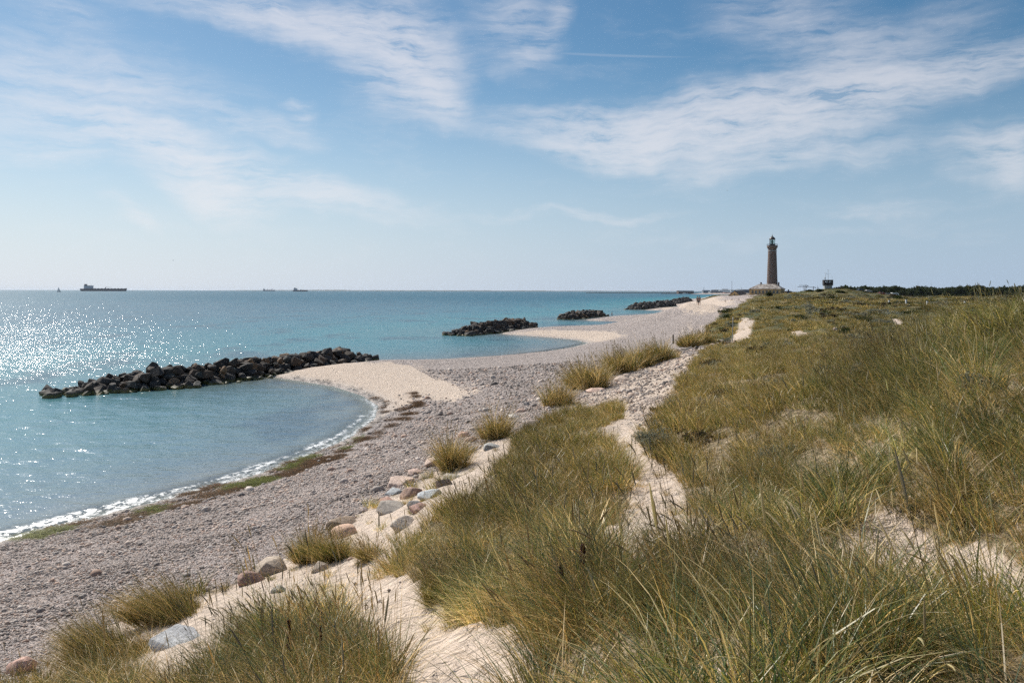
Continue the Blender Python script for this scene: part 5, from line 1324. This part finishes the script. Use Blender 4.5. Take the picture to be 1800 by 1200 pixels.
def leaf_cloud(name, rng, dims, n, size, lobes=9, base=0.0):
    L = rng.randn(lobes, 3); L /= np.linalg.norm(L, axis=1, keepdims=True); L *= (0.25 + 0.5 * rng.rand(lobes))[:, None]; L[:, 2] = np.abs(L[:, 2]) * .9 + base
    k = rng.randint(lobes, size=n); d = rng.randn(n, 3); d /= np.linalg.norm(d, axis=1, keepdims=True)
    c = L[k] + d * (0.42 * rng.rand(n) ** .4 * (0.6 + 0.6 * ((k * 7) % 5) / 5))[:, None]
    c[:, 2] = np.maximum(c[:, 2], 0.02); c = c * np.array(dims)
    u = rng.randn(n, 3); u /= np.linalg.norm(u, axis=1, keepdims=True); w = np.cross(u, rng.randn(n, 3)); w /= np.linalg.norm(w, axis=1, keepdims=True)
    s = (size * (.6 + .8 * rng.rand(n)))[:, None]
    V = np.stack([c - u * s, c + w * s * .5, c + u * s, c - w * s * .5], 1).reshape(-1, 3)
    return new_mesh(name, V, [np.arange(4 * n).reshape(n, 4)], False)
def wood():
    rng = np.random.RandomState(21)
    pr = [leaf_cloud('crown_%d' % i, rng, (1, 1, 1.1), 700, .13, 12) for i in range(5)]
    for p in pr: p.materials.append(M_PINE)
    X, Y, Z, S = [], [], [], []
    for i in range(620):
        px = 1478 + 560 * rng.rand(); Yv = 560 + 330 * rng.rand()
        x = (px - 900) / F * Yv
        top = 500.2 - 1.2 * sstep(1650, 1700, px) + 4.5 * fbm(np.array([px / 26.0]), np.array([3.3]), 3)[0] + 1.4 * rng.rand()
        zt = CAMH - (top - (HOR - (px - 900) * math.tan(ROLL))) / F * Yv
        s = 3.0 + 2.6 * rng.rand()
        X.append(x); Y.append(Yv); S.append((s, s, s)); Z.append(zt - s * .98)
        X.append(x); Y.append(Yv - 4); S.append((s * 1.2, s * 1.2, s)); Z.append(zt - s * 1.8)
    n = len(X)
    scatter('far_wood', np.c_[X, Y, Z], np.c_[np.zeros(n), np.zeros(n), rng.rand(n) * 6.28], np.array(S), rng.randint(0, 5, n), np.zeros(n), pr, 'dark wood of low pines on the right skyline')
wood()
def scrub():
    rng = np.random.RandomState(31); pr = []
    for i in range(6):
        me = leaf_cloud('scrub_%d' % i, rng, (1.2, 1.0, .62), 260, .10, 9); me.materials.append((M_SHRUB, M_GSHRUB, M_DSHRUB)[i % 3]); pr.append(me)
    X, Y, S = [], [], []
    for r1, r2, de, th, s0 in ((16, 45, .22, .08, .5), (45, 120, .16, .06, .85), (120, 300, .06, .03, 1.4), (300, 620, .02, .0, 2.2)):
        x, y = ring_points(rng, r1, r2, de, 2, 46); c = cover(x, y)
        ok = c['grass'] & (fbm(x / (r1 * .28), y / (r1 * .28) + 7, 3) > th) & ~c['strip']; x, y = x[ok], y[ok]
        X.append(x); Y.append(y); S.append(s0 * (.5 + .8 * rng.rand(len(x))))
    X = np.concatenate(X); Y = np.concatenate(Y); S = np.concatenate(S); n = len(X); print('scrub', n)
    scatter('dune_scrub', np.c_[X, Y, ground(X, Y) - .02], np.c_[np.zeros((n, 2)), rng.rand(n) * 6.28], np.c_[S, S, S * (.6 + .5 * rng.rand(n))], rng.randint(0, 6, n), np.zeros(n), pr, 'dark low scrub scattered through the dune grass')
M_DSHRUB = mat_leaves('brown_scrub_leaves', (.05, .04, .025), (.12, .095, .055))
scrub()
def tree(px, pt, Y, wpx, label, seed):
    rng = np.random.RandomState(seed); x, y, zt = at_depth(px, pt, Y); k = Y / F; g = gz(x, y); H = max(zt - g, 4); W = wpx * k / 2
    r = empty('pine_tree', (x, y, g), 0, label, 'tree', 'taller pines standing out of the wood')
    tr = tube('trunk', M_BARK, r, [(0, 0, -.3), (.2, .1, H * .35), (0, 0, H * .8)], [.3, .22, .08], 7)
    for q in range(4):
        a = q * 1.7 + seed; tube('limb', M_BARK, tr, [(.1, .05, H * (.35 + .1 * q)), (math.cos(a) * W * .6, math.sin(a) * W * .6, H * (.5 + .1 * q))], [.1, .04], 5)
    c = link('crown', leaf_cloud('crown', rng, (W * 1.15, W * 1.15, H * .62), 1500, .42, 14), M_PINE, r); c.location = (0, 0, H * .32)
tree(1536, 501.8, 540, 18, 'bushy pine leftmost of those standing out above the parked cars', 1)
tree(1558, 503, 545, 15, 'pine second from the left above the parking place', 2)
tree(1586, 502.6, 545, 16, 'dark pine left of the red brown tower', 3)
tree(1601, 504, 540, 14, 'small pine just left of the red brown tower foot', 4)
tree(1517, 504.5, 545, 15, 'low pine at the left end of the wood', 5)
def shrub(px, py, wpx, hpx, label, seed, mat, n=900, name='shrub', leaf=None):
    rng = np.random.RandomState(seed); (x, y), = hit([(px, py)]); k = y / F; W, H = wpx * k / 2, hpx * k
    r = empty(name, (x, y + W * .3, gz(x, y + W * .3)), 0, label, 'shrub', 'low shrubs among the dune grass')
    link('foliage', leaf_cloud('foliage', rng, (W * 1.15, W * .8, H * 1.25), n, leaf or max(.03, k * 1.1), 16), mat, r)
    st = [tube_path([(0, 0, -.1), (math.cos(a) * W * .5, math.sin(a) * W * .4, H * .6)], [.02 + .01 * W, .01], 4) for a in (0.4, 2.1, 3.9, 5.2)]
    v = np.concatenate([s[0] for s in st]); f = np.concatenate([s[1] + len(st[0][0]) * i for i, s in enumerate(st)]); link('stem', new_mesh('stem', v, [f]), M_BARK, r)
for i, a in enumerate([(1353, 518, 14, 9, 'round dark shrub in front of the ochre lighthouse house', M_SHRUB), (1425, 511, 18, 4, 'low dark shrub on the dune crest left of the watchtower', M_SHRUB), (1441, 511, 16, 5, 'rounded shrub close to the left of the watchtower', M_SHRUB),
        (1478, 512, 24, 5, 'shrub on the dune crest right of the watchtower', M_SHRUB), (1462, 551, 70, 12, 'wide dark shrub in the dune hollow nearest the sandy scar', M_SHRUB), (1515, 562, 62, 12, 'dark shrub beside the small bright sand scar', M_SHRUB), (1555, 566, 48, 10, 'grey shrub left of the bright sand scar', M_GSHRUB),
        (1410, 558, 50, 10, 'green shrub left of the wide dark one in the hollow', M_SHRUB), (1548, 545, 48, 6, 'flat grey shrub in the middle distance', M_GSHRUB), (1608, 549, 50, 7, 'flat dark shrub left of the round bush', M_SHRUB), (1631, 543, 11, 8, 'small round lone bush in the middle distance', M_SHRUB),
        (1640, 530, 48, 8, 'broad shrub on the brown far slope', M_SHRUB), (1578, 534, 28, 5, 'shrub below the parking place', M_SHRUB), (1578, 522, 30, 5, 'dark shrub right of the parked cars', M_SHRUB), (1695, 533, 44, 6, 'dark shrub at the right before the tall dune grass', M_SHRUB), (1467, 524, 26, 6, 'shrub on the slope below the watchtower', M_SHRUB)]):
    shrub(*a[:5], 50 + i, a[5])
for i, a in enumerate([(1060, 800 - 20, 70, 34, 'silvery creeping willow right of the sandy path'), (1190, 748, 110, 20, 'silvery creeping willow spread on the dune above the path'), (1158, 800, 100, 26, 'grey-leaved creeping willow hanging over the sandy path'), (1240, 738, 70, 16, 'grey-leaved willow patch at the right of the spread one'),
        (1400, 800, 120, 30, 'silvery willow among tall grass in the middle of the dune'), (1530, 660, 70, 26, 'dark leafless-looking grey shrub on the right dune'), (1580, 625, 56, 22, 'brown grey shrub on the dune shoulder'), (1740, 690, 110, 34, 'grey willow below the tall grass at the right edge')][1:]):
    shrub(*a, 90 + i, M_GSHRUB, 2600, 'creeping_willow', .022)

# ------------------------------------------------------------------ posts, driftwood, cars
(x, y), = hit([(1183.5, 603)]); r = empty('wooden_post', (x, y, gz(x, y)), 0, 'short dark wooden post at the beach end of the tussocks', 'post')
tube('stake', M_WOOD, r, [(0, 0, -.2), (.02, 0, .5), (.01, 0, .95)], [.085, .08, .075], 8); tube('cap', M_DARK, r, [(.01, 0, .93), (.01, 0, .98), (.01, 0, 1.0)], [.09, .09, .01], 8)
(x, y), = hit([(1287.5, 604)]); r = empty('thin_pole', (x, y, gz(x, y)), 0, 'thin grey pole standing by the upper sandy path', 'pole')
tube('rod', M_GREY, r, [(0, 0, -.2), (.06, 0, 2.5)], [.035, .03], 6); tube('tip', M_WHITE, r, [(.06, 0, 2.45), (.064, 0, 2.62)], [.04, .03], 6)
(x, y), = hit([(1208, 615)]); o = tube('driftwood_log', flat_mat('driftwood', (.45, .40, .34), .9, .2, 6), None, [(-.45, -.15, .05), (0, 0, .16), (.3, .1, .26), (.5, .16, .36)], [.05, .09, .08, .03], 7); o.location = (x, y, gz(x, y)); tag(o, 'bleached driftwood log beside the dark wooden post', 'driftwood')
(x, y), = hit([(1225, 616)]); o = tube('wooden_stump', M_WOOD, None, [(0, 0, -.1), (0, 0, .35), (.02, 0, .55), (.02, 0, .56)], [.16, .15, .13, .01], 9); o.location = (x, y, gz(x, y)); tag(o, 'short dark wooden stump right of the driftwood log', 'stump')
for px, py, lab in ((1593, 534, 'white marker post by the track below the wood'), (1630, 534, 'white marker post right of the first along the track'), (1563, 532.5, 'white marker post nearest the parked cars'), (1696, 531, 'white marker post near the tall grass at right')):
    (x, y), = hit([(px, py)]); r = empty('marker_post', (x, y, gz(x, y)), 0, lab, 'post', 'white marker posts along the track'); box('stake', M_WHITE, r, (0, 0, .6, .28, .28, 1.3)); box('cap', M_DARK, r, (0, 0, 1.3, .32, .32, .12))
def car(px, py, Y, colr, label, rz, van=False):
    x, y, z = at_depth(px, py, Y); g = gz(x, y)
    r = empty('camper_van' if van else 'parked_car', (x, y, g), math.radians(rz), label, 'van' if van else 'car', 'cars parked below the wood')
    pm = flat_mat('car_paint', colr, .3, .05, 1, .6)
    pr = [(-2.15, .35), (-2.2, .8), (-1.7, .95), (-1.0, 1.45), (.7, 1.48), (1.2, 1.0), (2.0, .85), (2.15, .5), (2.1, .35)] if not van else [(-2.8, .4), (-2.85, 2.5), (-2.6, 2.75), (1.4, 2.75), (2.0, 1.5), (2.8, 1.2), (2.85, .4)]
    n = len(pr); V = [(a, -.85, b) for a, b in pr] + [(a, .85, b) for a, b in pr]
    link('body', poly_mesh('body', V, [tuple(range(n)), tuple(range(2 * n - 1, n - 1, -1))] + [(i, i + n, (i + 1) % n + n, (i + 1) % n) for i in range(n)]), pm, r)
    zt = 1.2 if not van else 2.0
    for s in (-1, 1): box('window', M_GLASS, r, (-.15 if not van else 0, s * .86, zt, 1.5, .03, .36))
    for wx in (-1.35, 1.35):
        for s in (-1, 1):
            w = link('wheel', lathe_mesh('wheel', [(.01, -.1), (.32, -.1), (.34, -.06), (.34, .06), (.32, .1), (.01, .1)], 14), M_DARK, r); w.location = (wx, s * .8, .34); w.rotation_euler = (math.pi / 2, 0, 0)
car(1513, 524, 430, (.03, .035, .045), 'dark car leftmost on the parking place', 10); car(1526, 523.5, 440, (.55, .5, .48), 'pale car right of the dark car on the parking place', 5)
car(1550, 522.5, 445, (.30, .05, .04), 'red car in the middle of the parking place', -10); car(1560, 521.5, 455, (.5, .52, .55), 'light car rightmost on the parking place', 0); car(1574, 519.5, 470, (.68, .70, .70), 'white camper van at the edge of the wood', 15, True)
x, y, _z = at_depth(1494.5, 526, 425); r = empty('bunker', (x, y, _z), math.radians(-15), 'dark grey concrete bunker block at the foot of the mound', 'bunker'); box('wall', flat_mat('bunker_wall', (.09, .09, .095), .9, .3, 1), r, (0, 0, .6, 2.1, 2.1, 4.0)); box('slab', flat_mat('bunker_slab', (.12, .12, .12)), r, (0, 0, 2.75, 2.4, 2.4, .3))

# ------------------------------------------------------------------ people and a gull
def skin_mesh(name, joints, edges, mat, parent, sub=2):
    me = bpy.data.meshes.new(name); me.from_pydata([j[:3] for j in joints], edges, []); o = link(name, me, mat, parent)
    md = o.modifiers.new('skin', 'SKIN'); sv = me.skin_vertices[0].data
    for i, j in enumerate(joints): sv[i].radius = (j[3], j[4] if len(j) > 4 else j[3])
    sv[0].use_root = True; md.use_smooth_shade = True
    o.modifiers.new('sub', 'SUBSURF').render_levels = sub
    return o
M_SKIN = flat_mat('skin', (.45, .28, .20), .6, .05); M_HAIR = flat_mat('hair', (.05, .035, .025), .8)
def person(loc, rz, pose, shirt, trousers, label, s=1.0):
    r = empty('person', loc, rz, label, 'person', 'people on the far beach'); r.scale = (s, s, s)
    if pose == 'sit': hz, kn, ft, lean = .14, [(.12, .38, .48), (-.12, .38, .46)], [(.13, .68, .06), (-.13, .7, .06)], -.06
    elif pose == 'walk': hz, kn, ft, lean = .92, [(.1, .16, .5), (-.1, -.06, .48)], [(.1, .26, .07), (-.1, -.34, .1)], .03
    else: hz, kn, ft, lean = .92, [(.11, .02, .5), (-.11, -.01, .5)], [(.12, .0, .05), (-.12, -.02, .05)], .02
    J = [(0, 0, hz, .15, .11), (0, lean * .5, hz + .22, .14, .1), (0, lean, hz + .46, .17, .1), (0, lean, hz + .58, .055), (0, lean + .02, hz + .68, .085), (0, lean + .02, hz + .8, .075)]
    E = [(0, 1), (1, 2), (2, 3), (3, 4), (4, 5)]
    arms = {'sit': [[(.2, -.02, hz + .5), (.26, -.18, hz + .24), (.24, -.24, .04)], [(-.2, -.02, hz + .5), (-.28, .06, hz + .26), (-.12, .3, .42)]], 'walk': [[(.2, .02, hz + .5), (.25, -.1, hz + .24), (.24, -.02, hz + .02)], [(-.2, .02, hz + .5), (-.25, .1, hz + .25), (-.22, .24, hz + .06)]],
            'stand': [[(.2, .02, hz + .5), (.28, .0, hz + .24), (.2, .18, hz + .12)], [(-.2, .02, hz + .5), (-.28, .0, hz + .24), (-.2, .16, hz + .1)]]}[pose]
    for a in arms:
        p = 2
        for (q, rad) in zip(a, (.06, .045, .034)): J.append((*q, rad)); E.append((p, len(J) - 1)); p = len(J) - 1
        h = a[2]
        for dx in (-.02, -.007, .007, .02): J.append((h[0] + dx, h[1] + .05, h[2] - .07, .009)); E.append((p, len(J) - 1))
        J.append((h[0], h[1] + .06, h[2] - .02, .01)); E.append((p, len(J) - 1))
    for k, f, sx in zip(kn, ft, (1, -1)):
        J.append((.1 * sx, 0, hz - .04, .085)); E.append((0, len(J) - 1)); p = len(J) - 1
        J.append((*k, .06)); E.append((p, len(J) - 1)); p = len(J) - 1
        J.append((*f, .042)); E.append((p, len(J) - 1)); p = len(J) - 1
        J.append((f[0], f[1] + .16, f[2] - .02, .035)); E.append((p, len(J) - 1))
    skin_mesh('body', J, E, M_SKIN, r)
    g = 1.14
    skin_mesh('shirt', [(0, lean * .4, hz + .1, .165, .125), (0, lean * .6, hz + .26, .16, .12), (0, lean, hz + .47, .19, .12), (.21, lean, hz + .48, .08), (-.21, lean, hz + .48, .08), (arms[0][1][0], arms[0][1][1], arms[0][1][2] + .08, .062), (arms[1][1][0], arms[1][1][1], arms[1][1][2] + .08, .062)], [(0, 1), (1, 2), (2, 3), (2, 4), (3, 5), (4, 6)], flat_mat('shirt', shirt, .9), r)
    skin_mesh('trousers', [(0, 0, hz + .08, .17, .13), (.1, 0, hz - .06, .1), (-.1, 0, hz - .06, .1), (*kn[0], .075), (*kn[1], .075)], [(0, 1), (0, 2), (1, 3), (2, 4)], flat_mat('trousers', trousers, .9), r)
    hm = link('hair', lathe_mesh('hair', [(.112, -.02), (.115, .03), (.1, .09), (.06, .125), (.01, .135)], 14), M_HAIR, r); hm.location = (0, lean + .005, hz + .75)
(x, y), = [unproj(1076, 556.8, -.28)]
person((x, y, -.28), math.radians(60), 'stand', (.62, .60, .58), (.05, .06, .09), 'person in a pale top standing knee-deep in the water by the third breakwater')
def on_beach(px, py): (x, y), = hit([(px, py)]); return (x, y, gz(x, y))
person(on_beach(1226.4, 534.9), math.radians(-20), 'walk', (.04, .04, .05), (.03, .03, .04), 'left one of two people walking on the far beach')
person(on_beach(1229.6, 534.9), math.radians(-20), 'walk', (.16, .05, .05), (.03, .035, .05), 'right one of two people walking on the far beach', 1.04)
for px, py, lab in ((1275, 529, 'person sitting on the far beach nearest the walkers'), (1287, 526.5, 'person sitting in the middle below the left gabled house'), (1299, 526.2, 'person sitting rightmost near the dune on the far beach')):
    person(on_beach(px, py), math.radians(80), 'sit', (.06, .05, .06), (.05, .05, .06), lab, 1.1)
def gull(px, py, Y, label):
    x, y, z = at_depth(px, py, Y); r = empty('gull', (x, y, z), .6, label, 'gull', 'gulls in the sky')
    v, f = tube_path([(-.25, 0, 0), (-.12, 0, .01), (.05, 0, .02), (.2, 0, .03), (.27, 0, .02)], [.01, .06, .075, .04, .008], 8); link('body', new_mesh('body', v, [f], True), M_WHITE, r)
    for s in (-1, 1):
        V = [(.1, s * .05, .03), (-.08, s * .05, .03), (.12, s * .35, .16), (-.05, s * .35, .15), (-.12, s * .68, .08), (.1, s * .05, .05), (-.08, s * .05, .045), (.12, s * .35, .175), (-.05, s * .35, .163), (-.12, s * .68, .085)]
        link('wing', poly_mesh('wing', V, [(0, 1, 3, 2), (2, 3, 4), (5, 7, 8, 6), (7, 9, 8), (0, 2, 7, 5), (2, 4, 9, 7), (1, 6, 8, 3), (3, 8, 9, 4)]), M_GREY, r)
gull(304, 461, 300, 'gull flying over the sea between the tanker and the cargo ships'); gull(1278, 333, 320, 'gull high above the dunes left of the lighthouse')

# ------------------------------------------------------------------ small flowers
def flower(px, py, Y, colr, label, name):
    x, y, z = at_depth(px, py, Y); g = gz(x, y); H = max(z - g, .15)
    r = empty(name, (x, y, g), 0, label, 'flower')
    tube('stalk', flat_mat('stalk', (.10, .13, .04)), r, [(0, 0, 0), (.01, 0, H)], [.003, .002], 5)
    V, Fc = [(0, 0, .004)], []
    for k in range(12):
        a = k * math.pi / 6; b = a + .2
        V += [(.032 * math.cos(a), -.008, .032 * math.sin(a)), (.032 * math.cos(b), -.012, .032 * math.sin(b))]; Fc.append((0, 2 * k + 1, 2 * k + 2))
    V = [(v[0], v[1] + .004, v[2]) for v in V] + [(v[0] * .9, v[1] + .016, v[2] * .9) for v in V]; n = len(V) // 2
    Fc += [tuple(i + n for i in reversed(f)) for f in Fc]
    h = link('flower_head', poly_mesh('flower_head', V, Fc), flat_mat(name, colr, .7), r); h.location = (.01, 0, H)
flower(1411, 766, 13.4, (.75, .36, .02), 'single yellow flower in the grass in the middle of the right dune', 'yellow_flower')
flower(1419, 767, 13.5, (.62, .55, .50), 'pale seed head touching the right of the yellow flower', 'seed_clock')
flower(1412, 781, 13.2, (.75, .74, .72), 'white seed head just below the yellow flower', 'seed_clock')

# ------------------------------------------------------------------ the hazy air over the sea
def haze():
    m, t, out = new_mat('haze'); v = t.new('ShaderNodeVolumePrincipled')
    v.inputs['Color'].default_value = (.80, .88, 1.0, 1); v.inputs['Density'].default_value = HAZE; v.inputs['Anisotropy'].default_value = .2
    t.l.new(v.outputs[0], out.inputs['Volume'])
    o = link('haze', boxes_mesh('haze', [(0, 0, 30, 64000, 64000, 72)]), m); tag(o, 'thin sea haze', kind='stuff')
HAZE = 2.0e-5
haze()
